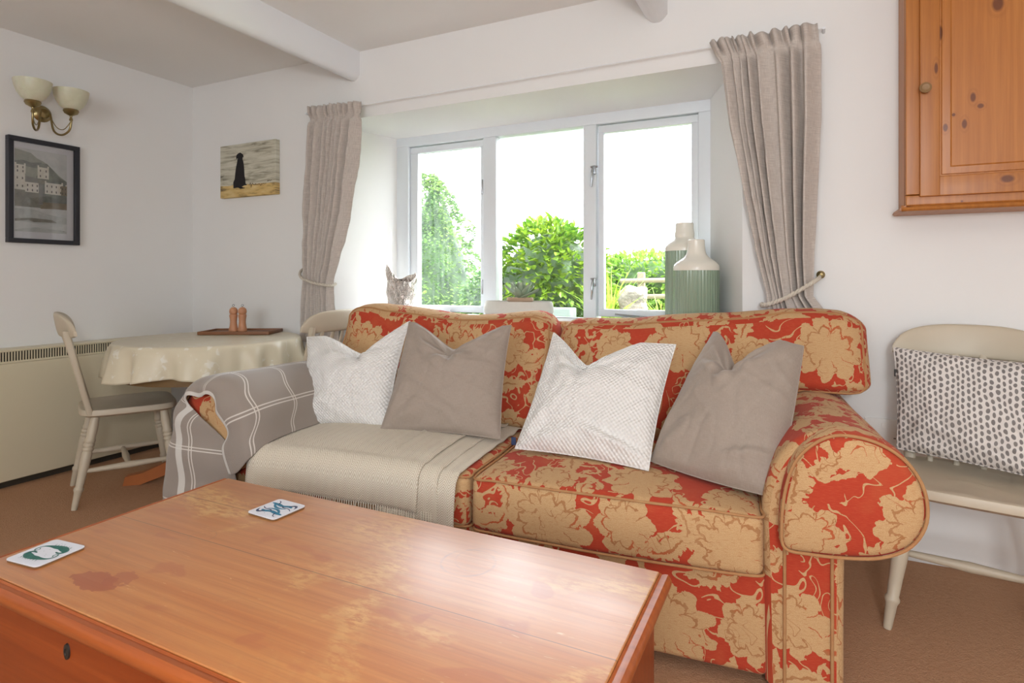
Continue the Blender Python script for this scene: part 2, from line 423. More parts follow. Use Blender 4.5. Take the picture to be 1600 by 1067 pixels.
# ------------------------------------------------------------------ mesh builder
class MB:
    def __init__(s): s.v = []; s.f = []; s.uv = []; s.mi = []
    def add(s, vs, fs, uvs=None, mi=0):
        o = len(s.v); s.v += [V3(q) for q in vs]
        for f in fs:
            s.f.append([o + i for i in f]); s.uv.append([uvs[i] for i in f] if uvs else None); s.mi.append(mi)
        return s
    def xf(s, M, start=0):
        for i in range(start, len(s.v)): s.v[i] = M @ s.v[i]
        return s
    def grid(s, P, nu, nv, cu=False, cv=False, uv=None, mi=0, flip=False):
        vs = [P(i / (nu if cu else nu - 1), j / (nv if cv else nv - 1)) for i in range(nu) for j in range(nv)]
        us = [uv(i / (nu if cu else nu - 1), j / (nv if cv else nv - 1)) for i in range(nu) for j in range(nv)] if uv else None
        fs = []
        for i in range(nu if cu else nu - 1):
            for j in range(nv if cv else nv - 1):
                a, b, c, d = i * nv + j, ((i + 1) % nu) * nv + j, ((i + 1) % nu) * nv + (j + 1) % nv, i * nv + (j + 1) % nv
                fs.append([a, b, c, d][::-1] if flip else [a, b, c, d])
        return s.add(vs, fs, us, mi)
    def rbox(s, c, size, r=.005, n=None, k=2, fn=None, mi=0, rot=None):
        """rounded box; n = interior divisions per axis, k = divisions of the rounding, fn deforms"""
        hx, hy, hz = (q / 2 for q in size); n = n or (1, 1, 1); r = min(r, hx * .999, hy * .999, hz * .999)
        def coords(h, m):
            a = [-h + r * (1 - cos(i / k * pi / 2)) * 1.0 for i in range(k)] if False else []
            t_ = [-1 + i / k * 1.0 for i in range(k)]
            L = [-(h - r) + r * math.tan(q * pi / 4) for q in t_]
            mid = [-(h - r) + 2 * (h - r) * i / m for i in range(m + 1)]
            return L + mid + [-q for q in L[::-1]]
        X, Y, Z = coords(hx, n[0]), coords(hy, n[1]), coords(hz, n[2])
        idx = {}; vs = []
        def vert(p):
            key = tuple(round(q, 6) for q in p)
            if key not in idx:
                q = V3(p); cl = V3((max(-(hx - r), min(hx - r, q.x)), max(-(hy - r), min(hy - r, q.y)), max(-(hz - r), min(hz - r, q.z))))
                d = q - cl
                if d.length > 1e-9: q = cl + d.normalized() * r
                if fn: q = fn(q)
                if rot: q = rot @ q
                idx[key] = len(vs); vs.append(q + V3(c))
            return idx[key]
        fs = []
        def face(A, B, mk, fl):
            for i in range(len(A) - 1):
                for j in range(len(B) - 1):
                    q = [vert(mk(A[i], B[j])), vert(mk(A[i + 1], B[j])), vert(mk(A[i + 1], B[j + 1])), vert(mk(A[i], B[j + 1]))]
                    fs.append(q[::-1] if fl else q)
        face(X, Y, lambda a, b: (a, b, hz), 0); face(X, Y, lambda a, b: (a, b, -hz), 1)
        face(X, Z, lambda a, b: (a, -hy, b), 0); face(X, Z, lambda a, b: (a, hy, b), 1)
        face(Y, Z, lambda a, b: (hx, a, b), 0); face(Y, Z, lambda a, b: (-hx, a, b), 1)
        return s.add(vs, fs, None, mi)
    def box(s, c, size, mi=0, rot=None):
        hx, hy, hz = (q / 2 for q in size)
        vs = [V3((x, y, z)) for x in (-hx, hx) for y in (-hy, hy) for z in (-hz, hz)]
        if rot: vs = [rot @ q for q in vs]
        return s.add([q + V3(c) for q in vs], [[0, 1, 3, 2], [4, 6, 7, 5], [0, 4, 5, 1], [2, 3, 7, 6], [0, 2, 6, 4], [1, 5, 7, 3]], None, mi)
    def tube(s, pts, r, seg=10, closed=False, mi=0, uvs=False):
        pts = [V3(p) for p in pts]; n = len(pts); R = r if isinstance(r, (list, tuple)) else [r] * n
        up = V3((0, 0, 1)); fr = []; prev = None
        for i in range(n):
            d = (pts[(i + 1) % n] - pts[i - 1]) if closed else (pts[min(i + 1, n - 1)] - pts[max(i - 1, 0)])
            d = d.normalized() if d.length > 1e-9 else V3((0, 0, 1))
            if prev is None:
                a = up if abs(d.z) < .9 else V3((1, 0, 0)); x = d.cross(a).normalized()
            else:
                x = prev - d * prev.dot(d); x = x.normalized() if x.length > 1e-6 else d.cross(up).normalized()
            prev = x; fr.append((x, d.cross(x)))
        vs = []
        for i in range(n):
            x, y = fr[i]
            for k in range(seg):
                a = 2 * pi * k / seg; vs.append(pts[i] + (x * cos(a) + y * sin(a)) * R[i])
        fs = []
        for i in range(n if closed else n - 1):
            for k in range(seg):
                fs.append([i * seg + k, i * seg + (k + 1) % seg, ((i + 1) % n) * seg + (k + 1) % seg, ((i + 1) % n) * seg + k])
        if not closed:
            fs.append(list(range(seg))[::-1]); fs.append([(n - 1) * seg + k for k in range(seg)])
        return s.add(vs, fs, None, mi)
    def lathe(s, prof, c=(0, 0, 0), seg=32, sx=1, sy=1, mi=0, M=None, wob=None):
        vs = []; c = V3(c)
        for r, z in prof:
            for k in range(seg):
                a = 2 * pi * k / seg; q = V3((r * cos(a) * sx, r * sin(a) * sy, z))
                if wob: q = wob(q, a)
                if M: q = M @ q
                vs.append(q + c)
        fs = []
        for i in range(len(prof) - 1):
            for k in range(seg):
                fs.append([i * seg + k, i * seg + (k + 1) % seg, (i + 1) * seg + (k + 1) % seg, (i + 1) * seg + k])
        if prof[0][0] > 1e-6: fs.append(list(range(seg))[::-1])
        if prof[-1][0] > 1e-6: fs.append([(len(prof) - 1) * seg + k for k in range(seg)])
        return s.add(vs, fs, None, mi)
    def poly(s, pts, mi=0): return s.add(pts, [list(range(len(pts)))], None, mi)
    def prism(s, pts2, fn, a, b, mi=0):
        n = len(pts2); vs = [fn(p, a) for p in pts2] + [fn(p, b) for p in pts2]
        fs = [list(range(n))[::-1], list(range(n, 2 * n))] + [[i, (i + 1) % n, n + (i + 1) % n, n + i] for i in range(n)]
        return s.add(vs, fs, None, mi)
    def build(s, name, mats, parent=None, smooth=40, solid=0, recalc=True, off=(0, 0), at=None):
        me = bpy.data.meshes.new(name)
        org = V3(at) if at else V3((0, 0, 0))
        me.from_pydata([tuple(q - org) for q in s.v], [], s.f)
        if recalc:
            import bmesh
            bm = bmesh.new(); bm.from_mesh(me); bmesh.ops.recalc_face_normals(bm, faces=bm.faces); bm.to_mesh(me); bm.free()
        mats = mats if isinstance(mats, (list, tuple)) else [mats]
        for m in mats: me.materials.append(MAT[m])
        ul = me.uv_layers.new(name='UVMap')
        for p in me.polygons:
            p.material_index = s.mi[p.index] if len(mats) > 1 else 0
            src = s.uv[p.index]
            if src is not None:
                look = {vi: u for vi, u in zip(s.f[p.index], src)}
                for li in p.loop_indices: ul.data[li].uv = look[me.loops[li].vertex_index]
            else:
                nn = p.normal; ax = max(range(3), key=lambda i: abs(nn[i]))
                for li in p.loop_indices:
                    q = me.vertices[me.loops[li].vertex_index].co
                    ul.data[li].uv = ((q.y if ax == 0 else q.x) + off[0], (q.y if ax == 2 else q.z) + off[1])
        if smooth:
            me.polygons.foreach_set('use_smooth', [True] * len(me.polygons))
            me.set_sharp_from_angle(angle=radians(smooth))
        me.update()
        o = bpy.data.objects.new(name, me); COL.objects.link(o)
        if at: o.location = org
        if parent: o.parent = parent
        if solid:
            md = o.modifiers.new('s', 'SOLIDIFY'); md.thickness = solid; md.offset = -1
        return o

def tag(o, label=None, cat=None, group=None, kind=None):
    if label: o['label'] = label
    if cat: o['category'] = cat
    if group: o['group'] = group
    if kind: o['kind'] = kind
    return o
def empty(name, loc=(0, 0, 0), rz=0, label=None, cat=None, group=None, kind=None):
    o = bpy.data.objects.new(name, None); COL.objects.link(o); o.location = loc; o.rotation_euler = (0, 0, rz); o.empty_display_size = .05
    return tag(o, label, cat, group, kind)
def kids(o): return [c for c in bpy.data.objects if c.parent == o]
def copy_tree(o, parent=None):
    c = o.copy(); COL.objects.link(c); c.parent = parent
    for ch in kids(o): copy_tree(ch, c)
    return c
def smooth01(a, b, x):
    x = max(0, min(1, (x - a) / (b - a))); return x * x * (3 - 2 * x)
def crom(pts, n, closed=False):
    out = []; m = len(pts); P = [V3(p) for p in pts]
    for i in range(m if closed else m - 1):
        p0, p1, p2, p3 = (P[(i - 1) % m], P[i], P[(i + 1) % m], P[(i + 2) % m]) if closed else (P[max(i - 1, 0)], P[i], P[i + 1], P[min(i + 2, m - 1)])
        for k in range(n):
            t = k / n
            out.append(.5 * ((2 * p1) + (p2 - p0) * t + (2 * p0 - 5 * p1 + 4 * p2 - p3) * t * t + (3 * p1 - p0 - 3 * p2 + p3) * t ** 3))
    if not closed: out.append(P[-1])
    return out
def lerp(a, b, t): return a + (b - a) * t
def interp(tab, x):
    if x <= tab[0][0]: return tab[0][1]
    for (a, p), (b, q) in zip(tab, tab[1:]):
        if x <= b: return lerp(p, q, (x - a) / (b - a))
    return tab[-1][1]

# ------------------------------------------------------------------ room
WX0, WX1, WY0, WY1, H = -3.75, 3.2, -3.2, 2.67, 2.38
tag(MB().box(((WX0 + WX1) / 2, (WY0 + 2.9) / 2, -.05), (WX1 - WX0 + .3, 2.9 - WY0, .1)).build('floor', 'carpet', smooth=0), kind='structure')
tag(MB().box(((WX0 + WX1) / 2, (WY0 + 2.9) / 2, H + .05), (WX1 - WX0 + .3, 2.9 - WY0, .1)).build('ceiling', 'ceiling_paint', smooth=0), kind='structure')
tag(MB().box((WX0 - .075, (WY0 + 2.9) / 2, H / 2), (.15, 2.9 - WY0, H)).build('wall_left', 'wall_paint', smooth=0), kind='structure')
tag(MB().box((WX1 + .075, (WY0 + 2.9) / 2, H / 2), (.15, 2.9 - WY0, H)).build('wall_right', 'wall_paint', smooth=0), kind='structure')
# window wall with deep splayed reveal
FX0, FX1, BX0, BX1, SZ, HZf, HZb, D = -2.54, -.219, -2.344, -.437, .845, 1.997, 1.979, 3.15
w = MB(); yf, yb = WY1, 3.20
def quad(a, b, c, d): w.add([a, b, c, d], [[0, 1, 2, 3]])
quad((WX0, yf, 0), (FX0, yf, 0), (FX0, yf, H), (WX0, yf, H)); quad((FX1, yf, 0), (WX1, yf, 0), (WX1, yf, H), (FX1, yf, H))
quad((FX0, yf, 0), (FX1, yf, 0), (FX1, yf, SZ), (FX0, yf, SZ)); quad((FX0, yf, HZf), (FX1, yf, HZf), (FX1, yf, H), (FX0, yf, H))
quad((FX0, yf, SZ), (FX1, yf, SZ), (BX1, yb, SZ), (BX0, yb, SZ)); quad((FX0, yf, HZf), (FX1, yf, HZf), (BX1, yb, HZb), (BX0, yb, HZb))
quad((FX0, yf, SZ), (FX0, yf, HZf), (BX0, yb, HZb), (BX0, yb, SZ)); quad((FX1, yf, SZ), (FX1, yf, HZf), (BX1, yb, HZb), (BX1, yb, SZ))
quad((WX0, yb, -.3), (BX0, yb, -.3), (BX0, yb, 2.8), (WX0, yb, 2.8)); quad((BX1, yb, -.3), (WX1, yb, -.3), (WX1, yb, 2.8), (BX1, yb, 2.8))
quad((BX0, yb, -.3), (BX1, yb, -.3), (BX1, yb, SZ), (BX0, yb, SZ)); quad((BX0, yb, HZb), (BX1, yb, HZb), (BX1, yb, 2.8), (BX0, yb, 2.8))
tag(w.build('wall_back', 'wall_paint', smooth=0), kind='structure')
tag(MB().rbox(((FX0 + FX1) / 2 - .0, 2.652, SZ - .008), (FX1 - FX0 + .02, .05, .028), .006).build('trim_1', 'gloss_white'), kind='structure')
m = MB()
ox0, ox1, oz0, oz1 = -1.2, 1.2, .9, 2.05  # opening added in the unseen rear wall to let in fill light
for (a, b, c, d) in ((WX0, ox0, 0, H), (ox1, WX1, 0, H), (ox0, ox1, 0, oz0), (ox0, ox1, oz1, H), (-.42, -.30, oz0, oz1)): m.box(((a + b) / 2, WY0 - .06, (c + d) / 2), (b - a, .12, d - c))
tag(m.build('wall_front', 'wall_paint', smooth=0), kind='structure')
# ceiling beams running towards the camera
def beam(name, x0, x1, z0):
    m = MB(); prof = [(x0, H + .01), (x0, z0 + .028), (x0 + .022, z0 + .006), (x0 + .035, z0), (x1 - .035, z0), (x1 - .022, z0 + .006), (x1, z0 + .028), (x1, H + .01)]
    m.grid(lambda a, b: V3((interp([(i / 7, p[0]) for i, p in enumerate(prof)], a) + .006 * noise.noise(V3((0, b * 6, 1))), lerp(WY0, WY1 + .002, b), interp([(i / 7, p[1]) for i, p in enumerate(prof)], a) + .005 * noise.noise(V3((a * 2, b * 7, 3))))), 8, 40)
    return tag(m.build(name, 'gloss_white', smooth=50), kind='structure')
beam('trim_2', -2.375, -2.285, 2.215); beam('trim_3', -.628, -.532, 2.222)

# ------------------------------------------------------------------ window
k = D / 3.0
def wx(x): return x * k
def wz(z): return 1.07 + (z - 1.07) * k
win = empty('window_1', ((BX0 + BX1) / 2, D, SZ), kind='structure')
winv = win.location.copy()
def wbox(m, x0, x1, z0, z1, y0, y1, r=.004):
    m.rbox(((x0 + x1) / 2, (y0 + y1) / 2, (z0 + z1) / 2), (x1 - x0, y1 - y0, z1 - z0), r)
def wpart(m, name, mat, parent=win, **kw):
    o = m.build(name, mat, parent, **kw)
    if parent is win: o.location = -winv
    return o
zt, zb = wz(1.936), SZ
zi, zlo = wz(1.882), wz(.853)
m = MB(); wbox(m, BX0 - .03, BX1 + .03, zi, zt + .01, D - .02, D + .07); wbox(m, BX0, BX1, zb, zlo, D - .02, D + .07)
wbox(m, BX0 - .03, wx(-2.169), zlo, zi, D - .02, D + .07); wbox(m, wx(-.446), BX1 + .03, zlo, zi, D - .02, D + .07)
wpart(m, 'window_frame', 'window_paint')
for a, b in ((-1.645, -1.562), (-1.036, -.965)):
    m = MB(); wbox(m, wx(a), wx(b), zlo, zi, D - .02, D + .07); wpart(m, 'mullion', 'window_paint')
def sash(x0, x1, gx0, gx1, glass):
    z0, z1, g0, g1 = wz(.868), wz(1.878), wz(.907), wz(1.838)
    m = MB()
    wbox(m, x0, x1, g1, z1, D, D + .045, .006); wbox(m, x0, x1, z0, g0, D, D + .045, .006)
    wbox(m, x0, gx0, g0 - .002, g1 + .002, D, D + .045, .006); wbox(m, gx1, x1, g0 - .002, g1 + .002, D, D + .045, .006)
    o = wpart(m, 'casement', 'window_paint')
    g = MB(); g.box(((gx0 + gx1) / 2, D + .03, (g0 + g1) / 2), (gx1 - gx0, .004, g1 - g0)); g.build('pane', glass, o, smooth=0)
    return o
c1 = sash(wx(-2.169), wx(-1.650), wx(-2.111), wx(-1.672), 'hazy_glass')
c2 = sash(wx(-.960), wx(-.446), wx(-.930), wx(-.482), 'pane_glass')
g = MB(); wbox(g, wx(-1.562), wx(-1.036), zlo, zi, D + .03, D + .034, .001); wpart(g, 'pane', 'pane_glass')
for zz in (wz(1.64), wz(1.05)):
    h = MB(); x = wx(-.972)
    h.rbox((x, D - .03, zz), (.022, .018, .05), .005)
    h.tube([(x, D - .035, zz + .02), (x - .004, D - .05, zz - .01), (x - .006, D - .05, zz - .05), (x - .012, D - .046, zz - .095)], [.007, .008, .007, .005], 8)
    h.tube([(x - .02, D - .03, zz + .018), (x + .02, D - .03, zz + .018)], .006, 8)
    h.build('handle', 'chrome', c2)
for zz in (wz(1.60), wz(1.02)):
    h = MB(); h.rbox((wx(-1.652), D - .012, zz), (.012, .014, .09), .004); h.build('hinge', 'chrome', c1)
for cas, xa, xb in ((c2, wx(-.86), wx(-.62)), (c1, wx(-2.0), wx(-1.86))):
    h = MB(); h.tube([(xa, D - .028, wz(.885)), (xb, D - .035, wz(.868))], .005, 8); h.rbox((xb, D - .03, wz(.862)), (.07, .02, .012), .003); h.tube([(xb, D - .03, wz(.862)), (xb, D - .03, wz(.885))], .005, 8)
    h.build('stay', 'chrome', cas)

# ------------------------------------------------------------------ curtains
def curtain(name, rows, ybase, folds, seed, label, hookx, hookz, tie, side):
    zt_ = rows[0][0]; zb_ = rows[-1][0]
    L = [(-r[0], r[1]) for r in rows]; R = [(-r[0], r[2]) for r in rows]; A = [(-r[0], r[3]) for r in rows]
    rnd = random.Random(seed); ph = [rnd.uniform(-.5, .5) for _ in range(folds + 2)]
    am = [rnd.uniform(.3, 1.45) for _ in range(folds + 2)]
    head = .085
    e0 = .055 * sin(seed) + .030 * sin(2 * seed); e1 = 1 + e0
    def P(a, b):
        z = lerp(zt_, zb_, b)
        x0, x1, amp = interp(L, -z), interp(R, -z), interp(A, -z)
        f = (a + .055 * sin(2 * pi * a + seed) + .030 * sin(4 * pi * a + 2 * seed)) ; f = max(0, min(1, (f - e0) / (e1 - e0))) * folds; i = int(min(f, folds - 1e-6)); u = f - i
        w = (u + .12 * sin(2 * pi * u + ph[i])) 
        dd = zt_ - z
        g = cos(2 * pi * f + ph[i] * sin(pi * u) * 1.5)
        am_ = lerp(am[i], am[i + 1], u)
        y = amp * am_ * g
        if dd < head:      # frilled heading above the gathering tape
            q = 1 - dd / head
            y = lerp(y * .35, amp * .9 * cos(2 * pi * f * 1.5 + 1) + amp * .4 * noise.noise(V3((f * 2, z * 20, seed))), smooth01(0, .6, q))
        gather = exp(-((dd - head) / .012) ** 2)
        y *= 1 - .65 * gather
        y += .010 * noise.noise(V3((f * .9, z * 6, seed))) + .005 * noise.noise(V3((f * 3, z * 16, seed + 4)))
        x = lerp(x0, x1, a) + amp * .42 * sin(2 * pi * f * 1.0 + 1.2 + ph[i]) * (1 if dd > head else .5)
        zz = z + (.010 * noise.noise(V3((f * 1.3, 1, seed))) if b < .02 else 0) + (interp([(0, rows[0][4]), (1, rows[0][5])], a) * (1 - b) ** 3)
        return V3((x, ybase + y, zz))
    root = empty(name, ((rows[0][1] + rows[0][2]) / 2, ybase, zb_), label=label, cat='curtain')
    m = MB(); m.grid(P, folds * 16, 110, uv=lambda a, b: (a * folds * .11, b * (zt_ - zb_)))
    o = m.build('curtain_panel', 'curtain_linen', root, smooth=180, solid=.003, recalc=False); o.location = -root.location
    # tieback rope with wall hook
    t_ = MB(); pts = crom(tie, 8)
    for ofs in (0, pi):
        t_.tube([p + V3((0, .0045 * cos(i * .9 + ofs), .0045 * sin(i * .9 + ofs))) for i, p in enumerate(crom(tie, 14))], .0055, 8)
    q = t_.build('tieback', 'rope', root); q.location = -root.location
    h = MB(); h.lathe([(0, 0), (.016, 0), (.016, .006), (.006, .01), (.005, .035), (.011, .045), (.012, .052), (.006, .06), (0, .061)], (hookx, WY1, hookz), 14, M=Matrix.Rotation(pi / 2, 3, 'X'))
    q = h.build('tieback_hook', 'brass', root); q.location = -root.location
    return root
curtain('curtain', [(2.078, -2.603, -2.214, .018, 0, -.016), (2.00, -2.594, -2.224, .022, 0, 0), (1.80, -2.604, -2.243, .030, 0, 0), (1.56, -2.622, -2.282, .026, 0, 0), (1.28, -2.634, -2.352, .026, 0, 0), (1.06, -2.634, -2.428, .018, 0, 0), (.98, -2.640, -2.425, .019, 0, 0), (.70, -2.650, -2.395, .024, 0, 0)],
        2.590, 8, 3, 'narrower grey linen curtain tied back left of the window, beside the dog canvas', -2.665, 1.155,
        [(-2.665, 2.64, 1.14), (-2.66, 2.585, 1.11), (-2.62, 2.552, 1.075), (-2.54, 2.545, 1.05), (-2.46, 2.55, 1.035), (-2.415, 2.575, 1.03), (-2.42, 2.62, 1.04)], -1)
curtain('curtain', [(2.070, -.345, .058, .020, -.004, 0), (1.97, -.305, .066, .022, 0, 0), (1.70, -.272, .066, .026, 0, 0), (1.42, -.214, .052, .027, 0, 0), (1.16, -.161, .042, .024, 0, 0), (1.00, -.125, .042, .015, 0, 0), (.94, -.125, .085, .016, 0, 0), (.70, -.150, .115, .022, 0, 0)],
        2.588, 8, 11, 'wide grey linen curtain tied back right of the window, beside the pine cabinet', .075, 1.085,
        [(.075, 2.64, 1.08), (.06, 2.575, 1.065), (.03, 2.548, 1.045), (-.03, 2.540, 1.005), (-.09, 2.545, .975), (-.135, 2.57, .962), (-.14, 2.62, .965)], 1)
m = MB(); m.tube([(-2.66, 2.625, 2.055), (-1.4, 2.625, 2.052), (.08, 2.625, 2.058)], .0028, 8)
for x in (-2.655, .085): m.tube([(x, 2.672, 2.056), (x, 2.62, 2.056)], .006, 8)
tag(m.build('curtain_wire', 'gloss_white'), 'thin white curtain wire strung across the window recess', 'curtain wire')

# ------------------------------------------------------------------ pictures
def flat(m, pts, fn, mi, d): m.poly([fn(p[0], p[1], d) for p in pts], mi)
# village print on the left wall (y across, z up), wall x = WX0
y0, y1, z0, z1 = 1.608, 1.949, 1.260, 1.824
root = empty('framed_print', (WX0, (y0 + y1) / 2, z0), label='black framed watercolour print of a harbour village below the wall light', cat='picture')
m = MB(); fw, fd = .024, .034
for (a, b, c, d) in ((y0, y1, z1 - fw, z1), (y0, y1, z0, z0 + fw), (y0, y0 + fw, z0 + fw, z1 - fw), (y1 - fw, y1, z0 + fw, z1 - fw)):
    m.rbox((WX0 + fd / 2 + .001, (a + b) / 2, (c + d) / 2), (fd, b - a, d - c), .002)
o = m.build('frame', 'black_frame', root); o.location = -root.location
m = MB(); m.box((WX0 + .008, (y0 + y1) / 2, (z0 + z1) / 2), (.010, y1 - y0 - .03, z1 - z0 - .03)); o = m.build('mount', 'mat_card', root, smooth=0); o.location = -root.location
VM = ['wash_sky', 'wash_hill', 'wash_hill_pale', 'wash_house', 'wash_roof', 'wash_quay', 'wash_water', 'wash_window', 'wash_tan']
m = MB(); py0, py1, pz0, pz1 = y0 + .036, y1 - .058, z0 + .062, z1 - .056
lay = [0]
def art(pts, mi):
    lay[0] += 1
    m.poly([(WX0 + .0135 + lay[0] * .00004, lerp(py0, py1, p[0]), lerp(pz0, pz1, p[1])) for p in pts], mi)
def rect(x0, x1, a, b, mi): art([(x0, a), (x1, a), (x1, b), (x0, b)], mi)
rect(0, 1, 0, 1, 0)
art([(0, .45), (1, .45), (1, .66), (.85, .72), (.7, .80), (.55, .87), (.42, .90), (.3, .955), (.15, .97), (0, .985)], 2)
art([(.35, .5), (1, .5), (1, .66), (.86, .70), (.72, .79), (.6, .855), (.52, .85), (.5, .75), (.4, .68)], 1)
art([(0, .84), (.15, .86), (.3, .84), (.5, .86), (.56, .82), (.4, .78), (.2, .79), (0, .80)], 1)
rect(0, 1, .30, .50, 5); art([(0, .0), (1, .0), (1, .26), (.8, .29), (.55, .24), (.3, .28), (0, .27)], 6)
art([(.55, .24), (.8, .30), (1, .26), (1, .20), (.7, .22)], 0)
art([(0, .02), (.4, .06), (1, .03), (1, .12), (.5, .10), (0, .13)], 0)
rect(.5, 1, .38, .48, 1); art([(.48, .29), (1, .31), (1, .38), (.48, .37)], 8)
for (a, b, c, d, roof) in ((0, .19, .50, .70, 1), (.0, .20, .70, .80, 0), (.19, .46, .48, .60, 1), (.42, .64, .66, .80, 0), (.56, .92, .48, .62, 0), (.88, 1, .48, .60, 0)):
    rect(a, b, c, d, 3 if a < .85 else 8)
    if roof: art([(a, d), (b, d), (b - .05, d + .06), (a + .0, d + .07)], 4)
    else:
        rect(a, a + .03, d, d + .02, 3); rect(b - .03, b, d, d + .02, 3)
    n = max(2, int((b - a) / .09))
    for r_ in range(2):
        for i in range(n):
            x = a + (i + .5) * (b - a) / n; z = c + (r_ + .45) * (d - c) / 2.1
            rect(x - .011, x + .011, z - .012, z + .014, 7)
rect(.44, .52, .34, .60, 4); rect(.42, .56, .60, .645, 5)
art([(.0, .12), (.25, .14), (.35, .12), (.8, .13), (.7, .16), (.3, .17), (0, .15)], 5)
rect(.86, .89, .03, .034, 7); rect(.91, .95, .025, .03, 7)
o = m.build('print', VM, root, smooth=0, recalc=False); o.location = -root.location
m = MB(); m.box((WX0 + .024, (y0 + y1) / 2, (z0 + z1) / 2), (.002, y1 - y0 - .04, z1 - z0 - .04)); o = m.build('glazing', 'pane_glass', root, smooth=0); o.location = -root.location

# dog canvas on the window wall
cx, cz = -3.172, 1.766; hw, hh = .252, .170; cd = .034
root = empty('canvas_painting', (cx, WY1, cz), label='small canvas painting of a black dog sitting on a beach', cat='picture')
m = MB(); m.rbox((0, -cd / 2 - .001, 0), (hw * 2, cd, hh * 2), .003); m.build('canvas', 'beach_canvas', root)
m = MB()
def cpt(x, y, d=0): return (lerp(-hw, hw, x), -cd - .0018 - d, lerp(-hh, hh, y))
def dz(pts, mi=0, d=0): m.poly([cpt(x, y, d) for x, y in pts], mi)
body = [(.265, .17), (.262, .28), (.285, .34), (.295, .46), (.31, .58), (.325, .66), (.33, .70), (.335, .735), (.315, .71), (.308, .76), (.318, .80), (.345, .825), (.375, .835), (.405, .81), (.425, .78), (.432, .73), (.418, .745), (.412, .70), (.425, .66), (.435, .58), (.442, .47), (.445, .38), (.458, .32), (.462, .235), (.485, .215), (.478, .205), (.44, .205), (.40, .185), (.43, .165), (.455, .16), (.445, .148), (.38, .148), (.34, .175)]
dz([(.368 + (x - .368) * 1.14, y) for x, y in body])
def stroke(pts, w, mi):
    for (a, b), (c, d) in zip(pts, pts[1:]):
        dx, dy = c - a, d - b; l = sqrt(dx * dx + dy * dy) or 1; nx, ny = -dy / l * w, dx / l * w
        dz([(a + nx, b + ny), (a - nx, b - ny), (c - nx, d - ny), (c + nx, d + ny)], mi, .0002)
sig = [(.545, .20), (.56, .245), (.575, .19), (.57, .15), (.585, .21), (.60, .235), (.61, .20), (.63, .21), (.64, .19), (.655, .22), (.665, .19), (.68, .205), (.70, .19), (.715, .215), (.73, .19), (.75, .175), (.755, .205), (.775, .195), (.79, .21), (.81, .195), (.84, .205)]
stroke(sig, .004, 1); stroke([(.86, .235), (.87, .26), (.88, .24), (.895, .265), (.91, .24), (.925, .26), (.94, .25)], .004, 1)
m.build('dog_motif', ['ink_black', 'ink_brown'], root, smooth=0, recalc=False)

# ------------------------------------------------------------------ wall light
root = empty('wall_light', (WX0, 1.775, 1.975), label='brass twin-arm wall light with two alabaster glass shades', cat='wall light')
m = MB(); m.lathe([(0, 0), (.045, 0), (.045, .006), (.036, .014), (.030, .018), (.026, .030), (.018, .034), (0, .036)], (0, 0, 0), 28, M=Matrix.Rotation(pi / 2, 3, 'Y')); m.build('back_plate', 'brass', root)
for sy, sh in ((-1, (.150, -.112, .0)), (1, (.150, .068, .0))):
    c = V3(sh); a = MB()
    st = V3((.025, sy * .018, .012))
    a.tube(crom([st, st + V3((.012, sy * .006, -.02)), V3((.055, lerp(st.y, c.y, .25), -.09)), V3((.095, lerp(st.y, c.y, .6), -.115)), V3((.135, lerp(st.y, c.y, .92), -.095)), V3((c.x, c.y, -.055)), V3((c.x, c.y, -.02))], 6), .0055, 10)
    a.tube(crom([st, V3((.07, lerp(st.y, c.y, .35), -.07)), V3((.11, lerp(st.y, c.y, .7), -.085)), V3((c.x - .005, c.y, -.045))], 6), .0022, 8)
    a.lathe([(0, -.04), (.009, -.038), (.008, -.028), (.005, -.02), (.007, -.012), (.030, .0), (.037, .014), (.034, .024), (0, .024)], c, 24)
    arm = a.build('arm', 'brass', root)
    s_ = MB(); prof = [(.020, .016), (.034, .022), (.052, .038), (.068, .064), (.079, .095), (.084, .125), (.081, .125), (.076, .095), (.065, .066), (.050, .042), (.030, .026), (.018, .02)]
    s_.lathe(prof, c, 36); s_.build('shade', 'alabaster', root)

# ------------------------------------------------------------------ storage heater
root = empty('storage_heater', (WX0, 1.0, 0), label='long cream storage heater with slatted grille along the left wall', cat='heater')
def hp(m, n, mt, par=root, **k):
    o = m.build(n, mt, par, **k)
    if par is root: o.location = -root.location
    return o
X = WX0 + .12
m = MB(); m.rbox(((WX0 + X) / 2 + .001, .45, .335), (X - WX0, 3.98, .60), .006); hp(m, 'body', 'heater_cream')
m = MB(); m.rbox(((WX0 + X) / 2 + .001, .45, .700), (X - WX0, 3.98, .012), .004); m.box((X - .004, .45, .641), (.006, 3.98, .010)); hp(m, 'top_panel', 'heater_cream')
m = MB(); m.box(((WX0 + X) / 2 - .008, .45, .665), (X - WX0 - .02, 3.95, .06)); hp(m, 'vent_recess', 'heater_dark', smooth=0)
m = MB()
yy = -1.3
while yy < 2.43:
    m.box((X - .006, yy, .670), (.006, .0045, .052)); yy += .0125
tag(hp(m, 'grille', 'heater_cream', smooth=0), kind='stuff')
m = MB(); m.box(((WX0 + X) / 2 - .01, .45, .020), (X - WX0 - .03, 3.9, .04)); hp(m, 'plinth', 'heater_dark', smooth=0)  # dark strip stands in for the shadow under the heater

